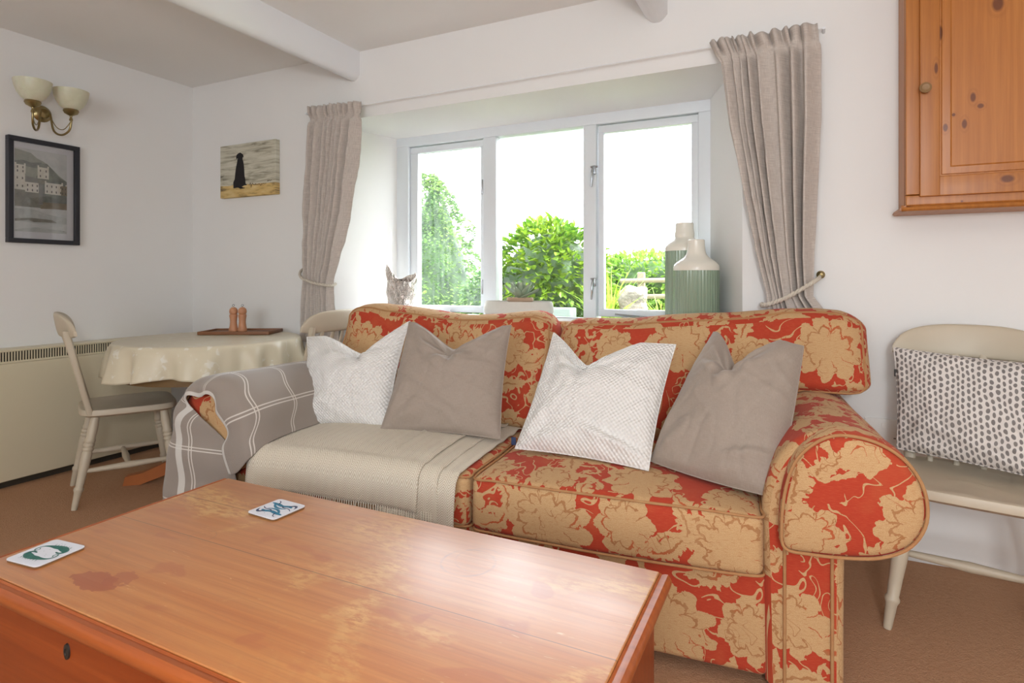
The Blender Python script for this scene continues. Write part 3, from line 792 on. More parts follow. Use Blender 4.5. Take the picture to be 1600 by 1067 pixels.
# ------------------------------------------------------------------ pine wall cabinet
CY, CX0, CX1, CZ0 = 2.50, .338, 1.25, 1.312
root = empty('wall_cabinet', (CX0, WY1, CZ0), label='orange pine wall cabinet with knotty panelled door, hung high right of the window', cat='cabinet')
def cp(m, n, mt, par=root, **k):
    o = m.build(n, mt, par, **k)
    if par is root: o.location = -root.location
    return o
m = MB(); m.rbox(((CX0 + CX1) / 2, (CY + WY1) / 2 + .012, (CZ0 + 2.34) / 2 + .01), (CX1 - CX0, WY1 - CY - .026, 2.34 - CZ0), .003)
m.rbox((CX0 + .022, CY + .006, (CZ0 + .054 + 2.34) / 2), (.044, .018, 2.34 - CZ0 - .054), .003); m.rbox(((CX0 + CX1) / 2, CY + .0055, CZ0 + .034), (CX1 - CX0, .017, .036), .004); cp(m, 'carcass', 'cab_pine')
m = MB()
prof = [(0, 0), (.014, 0), (.02, .006), (.016, .014), (.006, .018), (0, .022)]
m.prism(prof, lambda p, t_: V3((t_, CY - p[0], CZ0 + p[1] - .004)), CX0 - .014, CX1)
m.prism(prof, lambda p, t_: V3((CX0 - p[0], t_, CZ0 + p[1] - .004)), CY - .014, WY1 - .002)
m.box(((CX0 + CX1) / 2, (CY + WY1) / 2, CZ0 - .001), (CX1 - CX0, WY1 - CY - .004, .006)); cp(m, 'moulding', 'cab_pine', smooth=35)
dx0, dx1, dz0, dz1 = .378, .905, 1.357, 2.29; ds = .058; y = CY - .014
m = MB()
m.rbox((dx0 + ds / 2, y + .008, (dz0 + dz1) / 2), (ds, .02, dz1 - dz0), .003); m.rbox((dx1 - ds / 2, y + .008, (dz0 + dz1) / 2), (ds, .02, dz1 - dz0), .003)
m.rbox(((dx0 + dx1) / 2, y + .0082, dz0 + .034), (dx1 - dx0 - 2 * ds + .004, .0196, .068), .003); m.rbox(((dx0 + dx1) / 2, y + .0082, dz1 - .034), (dx1 - dx0 - 2 * ds + .004, .0196, .068), .003)
door = cp(m, 'door', 'cab_pine')
px0, px1, pz0_, pz1_ = dx0 + ds, dx1 - ds, dz0 + .068, dz1 - .068
m = MB(); bv = .03
lv = [(0, .012), (.006, .012), (.008, .009), (bv, .0045), (bv + .004, .0015), (bv + .02, .001)]
ringv = []
for ins, dy in lv: ringv.append([(px0 + ins, y + dy, pz0_ + ins), (px1 - ins, y + dy, pz0_ + ins), (px1 - ins, y + dy, pz1_ - ins), (px0 + ins, y + dy, pz1_ - ins)])
vs = [p for r_ in ringv for p in r_]; fs = []
for i in range(len(lv) - 1):
    for j in range(4): fs.append([i * 4 + j, i * 4 + (j + 1) % 4, (i + 1) * 4 + (j + 1) % 4, (i + 1) * 4 + j])
fs.append([len(vs) - 4 + j for j in range(4)]); m.add(vs, fs); m.build('door_panel', 'cab_panel', door, smooth=20)
m = MB(); m.lathe([(0, 0), (.009, 0), (.008, .010), (.014, .016), (.018, .021), (.018, .026), (.011, .031), (.008, .030), (0, .031)], (.391, y - .001, 1.731), 22, M=Matrix.Rotation(pi / 2, 3, 'X')); m.build('knob', 'knob_wood', door)

# ------------------------------------------------------------------ wall socket
root = empty('wall_socket', (.3, WY1, .487), label='white double wall socket low on the wall beside the sofa arm', cat='socket')
m = MB(); m.rbox((0, -.005, 0), (.147, .010, .086), .003); m.build('face_plate', 'plastic_white', root)
m = MB()
for sx in (-.036, .036):
    for (a, b, c, d) in ((0, -.012, .004, .010), (-.011, -.028, .008, .004), (.011, -.028, .008, .004)):
        q = MB(); q.box((sx + a, -.0105, b), (c, .001, d)); q.build('pin_slot', 'dark_line', root, smooth=0)
for sx in (-.012, .062):
    m = MB(); m.rbox((sx, -.011, .018), (.012, .005, .020), .002); m.build('switch', 'plastic_white', root)

# ------------------------------------------------------------------ chairs
def turned(a, b, prof, seg=16):
    a, b = V3(a), V3(b); d = b - a; L = d.length
    q = d.to_track_quat('Z', 'Y').to_matrix()
    m = MB(); m.lathe([(r, z * L) for z, r in prof], a, seg, M=q); return m
LEG = [(0, .011), (.03, .0125), (.18, .016), (.205, .0205), (.225, .0205), (.24, .0165), (.36, .0185), (.52, .022), (.60, .0215), (.615, .0185), (.63, .0225), (.65, .0225), (.66, .0185), (.675, .0225), (.695, .0225), (.705, .0185), (.72, .0225), (.74, .0225), (.76, .019), (.85, .021), (1, .0165)]
def make_chair():
    root = empty('dining_chair')
    def outline(a):     # seat plan, a angle
        c, s_ = cos(a), sin(a); e = .42
        x = math.copysign(abs(c) ** e, c) * .212; y = math.copysign(abs(s_) ** e, s_) * .205
        x *= 1 - .10 * (y + .2) / .4
        return x, y
    m = MB(); N = 56; rings = [(0, .408), (.75, .408), (.93, .410), (1, .420), (1, .438), (.985, .445), (.95, .447), (.8, .441), (.5, .434), (.0, .432)]
    def P(i, j):
        sc_, z = rings[round(i * (len(rings) - 1))]; x, y = outline(2 * pi * j)
        if z > .43 and sc_ < .9: z += .006 * exp(-(x * sc_ / .03) ** 2) * (1 if y < 0 else .2)
        return V3((x * max(sc_, .001), y * max(sc_, .001), z))
    m.grid(P, len(rings), N, cv=True); m.build('seat', 'putty_paint', root, smooth=45)
    feet = {}
    for sx in (-1, 1):
        for sy in (-1, 1):
            foot = V3((sx * .205, -.195 if sy < 0 else .225, 0)); top = V3((sx * .148, sy * .140 - .0, .415)); feet[(sx, sy)] = (foot, top)
            turned(foot, top, LEG).build('leg', 'putty_paint', root, smooth=50)
    ST = [(0, .009), (.1, .011), (.35, .014), (.5, .0165), (.65, .014), (.9, .011), (1, .009)]
    mids = []
    for sx in (-1, 1):
        a = feet[(sx, -1)][0].lerp(feet[(sx, -1)][1], .40); b = feet[(sx, 1)][0].lerp(feet[(sx, 1)][1], .40); mids.append((a + b) / 2)
        turned(a, b, ST).build('side_stretcher', 'putty_paint', root, smooth=60)
    turned(mids[0], mids[1], ST).build('cross_stretcher', 'putty_paint', root, smooth=60)
    a = feet[(-1, -1)][0].lerp(feet[(-1, -1)][1], .52); b = feet[(1, -1)][0].lerp(feet[(1, -1)][1], .52)
    # back: two shaped outer posts, four flat slats, curved crest
    def backpt(x, z):   # back plane curve
        t_ = (z - .44) / .44
        return V3((x, .165 + .10 * t_ + .025 * (1 - (x / .2) ** 2) * t_, z))
    for sx in (-1, 1):
        m = MB(); zs = [.425 + i / 14 * .40 for i in range(15)]
        def Q(i, j):
            z = zs[round(i * 14)]; t_ = (z - .425) / .40; c = backpt(sx * (.165 + .017 * t_), z)
            wd = interp([(0, .021), (.1, .024), (.35, .032), (.6, .031), (.85, .022), (.9, .015), (.93, .019), (1, .016)], t_); th = .0115
            a = 2 * pi * j; ca, sa = cos(a), sin(a)
            return c + V3((math.copysign(abs(ca) ** .6, ca) * wd * .75, math.copysign(abs(sa) ** .6, sa) * th * 1.25, 0))
        m.grid(Q, 15, 16, cv=True); m.build('back_post', 'putty_paint', root, smooth=60)
    for i in range(4):
        x = -.108 + i * .072
        m = MB(); zs = [.43 + j / 10 * .39 for j in range(11)]
        def Q(i2, j):
            z = zs[round(i2 * 10)]; t_ = (z - .43) / .39; c = backpt(x * (1 + .06 * t_), z); a = 2 * pi * j; wd = interp([(0, .008), (.3, .011), (.55, .013), (1, .011)], t_)
            ca, sa = cos(a), sin(a); return c + V3((math.copysign(abs(ca) ** .6, ca) * wd, math.copysign(abs(sa) ** .6, sa) * .006, 0))
        m.grid(Q, 11, 12, cv=True); m.build('back_slat', 'putty_paint', root, smooth=60)
    m = MB()
    def C(a, b):
        x = lerp(-.222, .222, a); q = x / .222
        zt_ = .838 + .070 * max(0, (1 - abs(q) ** 3.0)) ** .62; zb_ = .790 + .004 * (1 - q * q)
        ang = 2 * pi * b; ca, sa = cos(ang), sin(ang)
        ca = math.copysign(abs(ca) ** .5, ca); sa = math.copysign(abs(sa) ** .75, sa)
        end = max(.25, (1 - abs(q) ** 14)) ** .5
        zc, hz_ = (zt_ + zb_) / 2, (zt_ - zb_) / 2 * end
        base = backpt(x, .845); lean = .18 * (sa * hz_)
        return V3((x, base.y + .003 + ca * .0125 * end + lean - .035 * q * q, zc + sa * hz_))
    m.grid(C, 41, 24, cv=True)
    for e in (0, 1): m.poly([C(e, j / 24) for j in range(24)])
    m.build('crest_rail', 'putty_paint', root, smooth=60)
    return root
ch = make_chair()
ch.location = (-3.092, 1.845, 0); ch.rotation_euler = (0, 0, radians(153.5)); tag(ch, 'putty painted wooden chair seen side-on at the round table, in front of the heater', 'chair', 'painted kitchen chairs')
c3 = copy_tree(ch); c3.location = (-2.455, 2.375, 0); c3.rotation_euler = (0, 0, radians(-87)); tag(c3, 'putty painted chair half hidden behind the sofa, its crest beside the left curtain', 'chair')
c4 = copy_tree(ch); c4.location = (.478, 2.275, 0); c4.rotation_euler = (0, 0, radians(-11)); tag(c4, 'putty painted chair against the wall right of the sofa, holding a dashed cushion', 'chair')
CH4 = Matrix.Translation(c4.location) @ Matrix.Rotation(radians(-11), 4, 'Z')

# ------------------------------------------------------------------ round dining table
TCx, TCy = -2.845, 2.135
root = empty('round_table', (TCx, TCy, 0), label='round pine dining table on a pedestal, under the cream cloth in the corner', cat='table')
m = MB(); m.lathe([(0, .712), (.425, .712), (.434, .718), (.437, .728), (.434, .740), (.425, .745), (0, .745)], (0, 0, 0), 64); m.build('table_top', 'pine_base', root)
m = MB(); m.lathe([(.405, .560), (.415, .560), (.415, .711), (.405, .711)], (0, 0, 0), 64); m.build('apron', 'apron_wood', root)
m = MB(); m.lathe([(0, .10), (.05, .10), (.06, .14), (.045, .18), (.035, .26), (.05, .38), (.055, .46), (.035, .54), (.06, .60), (.16, .70), (0, .711)], (0, 0, 0), 28); m.build('pedestal', 'pine_base', root)
for a in (222, 312, 42, 132):
    a = radians(a); m = MB(); d = V3((cos(a), sin(a), 0)); n_ = V3((-sin(a), cos(a), 0))
    pr = [(.02, .10), (.02, .21), (.08, .19), (.2, .11), (.32, .06), (.40, .045), (.41, .0), (.33, .0), (.2, .045), (.08, .09)]
    m.prism(pr, lambda p, t_: d * p[0] + n_ * t_ + V3((0, 0, p[1])), -.024, .024); m.build('foot', 'pine_base', root, smooth=30)
# cloth
m = MB(); NF = 14
def CL(a, b):
    th = 2 * pi * a
    if b < .55:
        r = b / .55 * .440; return V3((r * cos(th), r * sin(th), .7485 + .0006 * sin(th * 9 + r * 30)))
    q = (b - .55) / .45
    arc_ = min(1, q / .2); r = .440 + .012 * sin(arc_ * pi / 2); z = .7485 - .014 * (1 - cos(arc_ * pi / 2))
    dr = max(0, q - .2) / .8
    z -= dr * (.148 + .012 * sin(th * 3 + 1) + .006 * sin(th * 7)); fold = sin(th * NF + 1.2 * sin(th * 3) + .6 * sin(th * 5)) * .5 + .5
    r += dr ** .6 * (.002 + .054 * fold ** 1.2) + dr * .010 * sin(th * NF * 2 + 2) + .003 * noise.noise(V3((cos(th) * 5, sin(th) * 5, dr * 3)))
    return V3((r * cos(th), r * sin(th), z))
m.grid(CL, 300, 44, cu=True)
o = m.build('tablecloth', 'satin_cloth', None, smooth=180, solid=.0015, recalc=False); o.location = (TCx, TCy, 0)
tag(o, 'cream satin tablecloth with pale woven sprigs draped over the round table', 'tablecloth')
# tray and mills
tz = .7505
root = empty('serving_tray', (-2.93, 2.395, tz), radians(28), 'brown wooden tray on the round table, under two wooden mills', 'tray')
m = MB(); m.rbox((0, 0, .005), (.40, .22, .009), .002)
for (cx_, cy_, sx, sy) in ((0, .107, .40, .012), (0, -.107, .40, .012), (.194, 0, .012, .22), (-.194, 0, .012, .22)): m.rbox((cx_, cy_, .010), (sx, sy, .018), .003)
m.build('tray_board', 'dark_tray', root)
def mill():
    r_ = empty('pepper_mill')
    m = MB(); m.lathe([(0, 0), (.024, 0), (.0255, .004), (.0255, .014), (.0235, .018), (.0205, .034), (.0185, .055), (.0195, .074), (.0225, .088), (.0225, .096), (.019, .100), (0, .100)], (0, 0, 0), 28); m.build('body', 'pink_wood', r_)
    m = MB(); m.lathe([(0, .1005), (.018, .1005), (.022, .106), (.0235, .117), (.021, .130), (.012, .139), (.006, .141), (0, .141)], (0, 0, 0), 28); m.build('head', 'pink_wood', r_)
    m = MB(); m.lathe([(0, .141), (.003, .141), (.003, .145), (.007, .148), (.0075, .153), (.004, .158), (0, .159)], (0, 0, 0), 14); m.build('finial', 'chrome', r_)
    return r_
ml = mill(); ml.location = (-2.985, 2.385, tz + .0100); tag(ml, 'pink wooden mill on the tray, the left one of the pair', 'mill', 'pair of mills on the tray')
m2 = copy_tree(ml); m2.location = (-2.938, 2.408, tz + .0100); tag(m2, 'pink wooden mill on the tray, the right one of the pair', 'mill')

# ------------------------------------------------------------------ sofa
TH = radians(5); SO = V3((-.9, 1.573, 0))
sofa = empty('sofa', SO, TH, 'large two-seat sofa in red and gold floral damask with rolled arms', 'sofa')
def sp(m, n, mt='damask', par=None, **k): return m.build(n, mt, par or sofa, **k)
m = MB(); m.rbox((0, .45, .17), (1.66, .88, .27), .02, n=(4, 2, 1), k=3); sp(m, 'base', 'damask_b', off=(.1, .05))
for u in (-.6, .6):
    for v in (.1, .85): m = MB(); m.rbox((u, v, .018), (.05, .05, .034), .006); sp(m, 'castor_block', 'iron')
def rope_loop(pts, r=.0038): q = MB(); q.tube(crom(pts, 5, True), r, 8, closed=True); return q
def seat_cushion(u0, u1, seed):
    cx_, w_ = (u0 + u1) / 2, u1 - u0; v0, v1 = -.035, .60; z0_, z1_ = .312, .468
    def fn(q):
        a, b = q.x / (w_ / 2), q.y / ((v1 - v0) / 2); ka = max(0, 1 - a * a); kb = max(0, 1 - b * b)
        f = (q.z / ((z1_ - z0_) / 2))
        q = q.copy(); q.z += f * .030 * (ka ** .7) * (kb ** .6) if f > 0 else f * .006 * ka
        if b < -.8: q.y -= .014 * ka ** .6 * (1 - f * f * .5) * (-b - .8) * 5
        q.z += .004 * noise.noise(V3((q.x * 5, q.y * 5, seed))); q.y += .004 * noise.noise(V3((q.x * 7, q.z * 9, seed)))
        return q
    m = MB(); m.rbox((cx_, (v0 + v1) / 2, (z0_ + z1_) / 2), (w_, v1 - v0, z1_ - z0_), .024, n=(26, 18, 3), k=4, fn=fn)
    o = sp(m, 'seat_cushion', 'damask', off=(seed * .13, seed * .07))
    for zz, bul in ((z1_ - .008, .004), (z0_ + .008, .0)):
        pts = []; N = 14; hw_, hv = w_ / 2 - .006, (v1 - v0) / 2 - .006
        def edge(a, b): 
            f = 1 if zz > .4 else -1
            q = fn(V3((a * (w_ / 2 - .007), b * ((v1 - v0) / 2 - .007), f * ((z1_ - z0_) / 2 - .007)))); n_ = V3((a if abs(a) > .97 else 0, b if abs(b) > .97 else 0, f)); 
            return q + n_.normalized() * .005 + V3((cx_, (v0 + v1) / 2, (z0_ + z1_) / 2))
        for i in range(N): pts.append(edge(-.975 + 1.95 * i / N, -1))
        for i in range(N): pts.append(edge(1, -.975 + 1.95 * i / N))
        for i in range(N): pts.append(edge(.975 - 1.95 * i / N, 1))
        for i in range(N): pts.append(edge(-1, .975 - 1.95 * i / N))
        rope_loop(pts).build('piping', 'piping', o)
    return o
seat_cushion(.004, .818, 1); seat_cushion(-.818, -.004, 2)
# back cushions : thick pads that roll over the back and ride over the arms
def back_cushion(u0, u1, side, seed):
    # side +1 : the right end rides over the arm
    w_ = u1 - u0; cx_ = (u0 + u1) / 2; T0 = .19; Hh = .50
    def top(u):
        tab = [(-1.06, .915), (-.97, .937), (-.86, .950), (-.72, .940), (-.51, .918), (-.38, .906), (-.19, .919), (-.06, .928), (.0, .922), (.046, .905)] if side < 0 else [(.05, .895), (.10, .902), (.38, .912), (.63, .935), (.86, .953), (1.02, .964), (1.10, .955), (1.19, .93)]
        return interp(tab, u)
    def fn(q):
        a = q.x / (w_ / 2); t_ = q.z / Hh + .5; b = q.y / (T0 / 2)
        u = q.x + cx_
        over = smooth01(.80, .93, abs(u))
        zb_ = lerp(.455, .665, over); z = lerp(zb_, top(u), t_)
        vmid = lerp(.60, .80, smooth01(0, 1, t_) ** .9) if not over else lerp(lerp(.60, .70, over), .80, smooth01(0, 1, t_))
        ka = max(0, 1 - a * a)
        v = vmid + q.y * (1 + .25 * smooth01(.5, 1, t_)) + (b * .020 * ka ** .5 * max(0, 1 - (2 * t_ - 1) ** 2))
        v += .006 * noise.noise(V3((u * 6, z * 6, seed)))
        z += .006 * noise.noise(V3((u * 5, v * 8, seed + 5))) * t_
        return V3((q.x, v, z))
    m = MB(); m.rbox((cx_, 0, 0), (w_, T0, Hh), .088, n=(44, 3, 18), k=6, fn=fn)
    o = sp(m, 'back_cushion', 'damask_c' if side > 0 else 'damask_b', off=(seed * .17, seed * .11))
    pts = []
    def E(a, c): 
        q = V3((a * (w_ / 2), -T0 / 2, c * Hh / 2)); cl = V3((max(-w_ / 2 + .088, min(w_ / 2 - .088, q.x)), -T0 / 2 + .088, max(-Hh / 2 + .088, min(Hh / 2 - .088, q.z))))
        d = q - cl; q = cl + (d.normalized() if d.length else V3((0, -1, 0))) * .089
        return fn(q) + V3((cx_, 0, 0))
    N = 16
    for i in range(N): pts.append(E(-.96 + 1.92 * i / N, 1))
    for i in range(N): pts.append(E(1, .94 - 1.88 * i / N))
    for i in range(N): pts.append(E(.96 - 1.92 * i / N, -1))
    for i in range(N): pts.append(E(-1, -.94 + 1.88 * i / N))
    rope_loop(pts, .004).build('piping', 'piping', o)
    return o
back_cushion(.052, 1.185, 1, 4); back_cushion(-1.005, .046, -1, 6)
m = MB(); m.rbox((0, .875, .48), (1.92, .09, .80), .03, n=(4, 1, 2), k=3); sp(m, 'back_frame', 'damask_b')
ARM = [(.822, .03), (.818, .30), (.816, .46), (.828, .545), (.860, .620), (.915, .672), (.985, .695), (1.060, .685), (1.120, .645), (1.155, .585), (1.160, .515), (1.130, .455), (1.075, .420), (1.012, .408), (1.004, .34), (1.003, .03)]
def smoothprof(P, n=5): return [(p.x, p.y) for p in crom([V3((a, b, 0)) for a, b in P], n)]
for sgn in (1, -1):
    arm_prof = [(.824, .03)] + smoothprof(ARM[1:], 5)
    n_ = len(arm_prof); c_ = (.99, .53)
    vs_ = [0.0, .008, .02, .04, .3, .6, .93]
    m = MB()
    def AP(i, j):
        v = vs_[round(i * (len(vs_) - 1))]; a, b = arm_prof[round(j * (n_ - 1))]
        ins = .018 * (1 - min(1, v / .02)) ** 2 if v < .02 else 0
        if b > .42: da, db = a - c_[0], b - c_[1]; l = sqrt(da * da + db * db); a -= da / l * ins; b -= db / l * ins
        else: a += ins if a < .9 else -ins
        b -= .02 * smooth01(.1, .8, v) if b > .5 else 0
        return V3((sgn * a, v, b))
    m.grid(AP, len(vs_), n_, uv=lambda i, j: (j * 1.75 * sgn, vs_[round(i * (len(vs_) - 1))] + .2))
    cap = [AP(0, j / (n_ - 1)) for j in range(n_)]; m.poly(cap)
    cap = [AP(1, j / (n_ - 1)) for j in range(n_)]; m.poly(cap)
    arm = sp(m, 'arm', 'damask_b' if sgn > 0 else 'damask', smooth=50)
    # padded scroll front
    SCR = [(.862, .402), (.854, .455), (.862, .545), (.885, .622), (.930, .675), (.985, .700), (1.062, .690), (1.124, .650), (1.160, .588), (1.165, .512), (1.134, .450), (1.075, .414), (1.0, .400), (.92, .396)]
    sc_ = [(p.x, p.y) for p in crom([V3((a, b, 0)) for a, b in SCR], 5, True)]; N = len(sc_); lv = [(0, .03), (0, -.028), (.004, -.040), (.012, -.050), (.026, -.056), (.07, -.060), (.13, -.062)]
    m = MB()
    def SP(i, j):
        ins, v = lv[round(i * (len(lv) - 1))]; a, b = sc_[round(j * N) % N]; da, db = a - c_[0], b - .545; l = sqrt(da * da + db * db) or 1
        ins = min(ins, l * .95); return V3((sgn * (a - da / l * ins), v, b - db / l * ins))
    m.grid(SP, len(lv), N, cv=True); m.poly([SP(1, j / N) for j in range(N)])
    fr = sp(m, 'arm_front', 'damask_c', smooth=50, off=(.07, .16) if sgn > 0 else (.2, .1))
    m = MB(); m.tube([V3((sgn * (a - (a - c_[0]) * .03), -.052, b - (b - .545) * .03)) for a, b in sc_], .004, 8, closed=True); m.build('piping', 'piping', fr)
    m = MB()
    for u in (.868, .975): m.tube([(sgn * u, -.003, .035), (sgn * u, -.004, .22), (sgn * u, -.003, .40)], .0042, 8)
    m.build('piping', 'piping', arm)

# ------------------------------------------------------------------ cream wool throw on the left seat
m = MB()
def seat_z(u, v):
    a = (u + .411) / .407; b = (v - .2825) / .3175
    return .468 + .030 * max(0, 1 - a * a) ** .7 * max(0, 1 - b * b) ** .6
def drape(u, s, lift, fz):
    """s = arc length from the back of the seat (v=.52) forward and down"""
    flat_len = .52 + .020
    if s < flat_len:
        v = .52 - s; return V3((u, v, seat_z(u, v) + .006 + lift))
    q = s - flat_len; R = .045
    if q < R * pi / 2:
        a = q / R; return V3((u, -.020 - (R + lift) * sin(a), seat_z(u, 0) + .006 + lift - R + R * cos(a) - .0 * a))
    d = q - R * pi / 2; z0_ = seat_z(u, 0) + .006 - R
    return V3((u, -.065 - lift - .006 * min(1, d / .05) + .004 * sin(u * 21 + fz) * min(1, d / .08), z0_ - d))
def sheet(u0, u1, lift, fz, length, skew=0, mm=None, nu=40, nv=60):
    def P(a, b):
        s = b * length; u = lerp(u0, u1, a)
        if s > .45: u -= skew * (1 - a) * (s - .45)
        p = drape(u, s, lift, fz)
        rip = .004 * noise.noise(V3((u * 9, s * 6, fz)))
        p.z += abs(rip) if s < .5 else 0; p.y -= abs(rip) if s > .6 else 0
        p.z += .014 * smooth01(.06, 0, a) if s < .5 else 0
        if a > .93 and s < .4: p.z += .012 * (.5 + .5 * sin(s * 60 + fz)) * exp(-s * 5)
        return p
    mm.grid(P, nu, nv, uv=lambda a, b: (lerp(u0, u1, a), b * length))
throw = empty('wool_throw', SO, TH, 'cream herringbone wool throw spread over the left seat of the sofa', 'throw')
sheet(-.812, -.150, .012, 1, .688, .06, m); sheet(-.30, -.088, .006, 3, .715, 0, m, 14); sheet(-.30, -.030, .001, 5, .75, 0, m, 14)
m.build('throw_cloth', 'herringbone', throw, smooth=180, solid=.004, recalc=False)
m = MB(); rnd = random.Random(5)
def strand(p, l):
    dx = rnd.uniform(-.006, .006); m.tube([p, p + V3((dx * .4, -.002, -l * .5)), p + V3((dx, rnd.uniform(-.004, .003), -l))], [.0016, .0022, .0011], 6)
for i in range(78):
    u = -.828 + i / 78 * .678; p = drape(u, .684, .012, 1); p.y -= .004; strand(p, rnd.uniform(.034, .046))
for i in range(5): strand(drape(-.135 + i * .008, .68, .010, 3) + V3((0, -.006, 0)), .085)
tag(m.build('fringe', 'fringe', throw, smooth=60), kind='stuff')

# ------------------------------------------------------------------ plaid throw over the left arm
G = [  # rows from seat (inside) over the arm to the outside; columns from front hem back
 [(-.893, -.082, .385), (-.850, -.092, .40), (-.800, -.085, .455), (-.782, -.02, .492), (-.780, .12, .502), (-.780, .40, .500), (-.78, .62, .50)],
 [(-.925, -.086, .475), (-.880, -.096, .490), (-.812, -.085, .510), (-.792, -.01, .530), (-.792, .14, .535), (-.792, .40, .535), (-.79, .60, .53)],
 [(-.905, -.088, .545), (-.875, -.098, .565), (-.828, -.080, .585), (-.806, -.01, .600), (-.808, .14, .602), (-.808, .40, .600), (-.81, .66, .60)],
 [(-.945, -.090, .600), (-.915, -.098, .630), (-.868, -.078, .655), (-.846, -.01, .668), (-.848, .14, .668), (-.848, .40, .664), (-.85, .66, .66)],
 [(-.965, -.092, .655), (-.950, -.094, .685), (-.925, -.066, .706), (-.912, -.01, .712), (-.912, .14, .710), (-.912, .40, .700), (-.915, .66, .695)],
 [(-1.010, -.096, .655), (-1.005, -.098, .690), (-1.000, -.060, .716), (-.995, -.01, .720), (-.992, .14, .716), (-.992, .40, .708), (-.99, .66, .70)],
 [(-1.060, -.092, .650), (-1.065, -.086, .680), (-1.068, -.050, .702), (-1.070, .00, .704), (-1.070, .14, .700), (-1.070, .40, .692), (-1.07, .66, .685)],
 [(-1.100, -.084, .630), (-1.122, -.076, .645), (-1.135, -.044, .660), (-1.140, .00, .662), (-1.140, .14, .656), (-1.140, .40, .650), (-1.14, .66, .645)],
 [(-1.045, -.074, .575), (-1.142, -.088, .590), (-1.172, -.044, .600), (-1.176, .02, .600), (-1.176, .15, .595), (-1.17, .40, .59), (-1.17, .66, .585)],
 [(-.905, -.070, .475), (-1.120, -.098, .485), (-1.190, -.064, .490), (-1.198, .02, .485), (-1.190, .15, .48), (-1.185, .40, .475), (-1.18, .66, .47)],
 [(-.882, -.070, .360), (-1.105, -.102, .375), (-1.205, -.080, .378), (-1.215, .02, .375), (-1.200, .15, .37), (-1.185, .40, .37), (-1.18, .66, .37)],
 [(-.882, -.068, .240), (-1.100, -.100, .250), (-1.212, -.082, .250), (-1.225, .02, .25), (-1.205, .15, .25), (-1.19, .40, .25), (-1.18, .66, .25)],
 [(-.882, -.066, .110), (-1.100, -.094, .110), (-1.205, -.078, .110), (-1.222, .02, .11), (-1.205, .15, .11), (-1.19, .40, .11), (-1.18, .66, .11)]]
n1, n2 = 8, 8
cols = [crom([V3(p) for p in row], n2) for row in G]
rowsn = []
for j in range(len(cols[0])):
    rowsn.append(crom([cols[i][j] for i in range(len(cols))], n1))
NR, NC = len(rowsn[0]), len(rowsn)
us = [0.0]; js = [0.0]
for j in range(1, NC): us.append(us[-1] + (rowsn[j][NR // 3] - rowsn[j - 1][NR // 3]).length)
for i in range(1, NR): js.append(js[-1] + (rowsn[NC // 2][i] - rowsn[NC // 2][i - 1]).length)
m = MB()
def PP(a, b):
    i, j = round(a * (NR - 1)), round(b * (NC - 1)); p = rowsn[j][i].copy()
    w_ = exp(-us[j] / .10)
    p += V3((0, -.006, .006)) * w_ * sin(js[i] * 42 + 1) + V3((-.004, -.002, .003)) * noise.noise(V3((us[j] * 7, js[i] * 7, 2)))
    return p
own = []
for i in range(NR):
    L_ = [0.0]
    for j in range(1, NC): L_.append(L_[-1] + (rowsn[j][i] - rowsn[j - 1][i]).length)
    off_ = L_[n2] * smooth01(7.2 * n1, 8.6 * n1, i); own.append([q - off_ for q in L_])
m.grid(PP, NR, NC, uv=lambda a, b: (own[round(a * (NR - 1))][round(b * (NC - 1))], js[NR - 1] - js[round(a * (NR - 1))] + .0))
pt = empty('plaid_throw', SO, TH, 'taupe checked blanket with white lines draped over the left sofa arm', 'throw')
m.build('blanket_cloth', 'plaid_wool', pt, smooth=180, solid=.004, recalc=False)

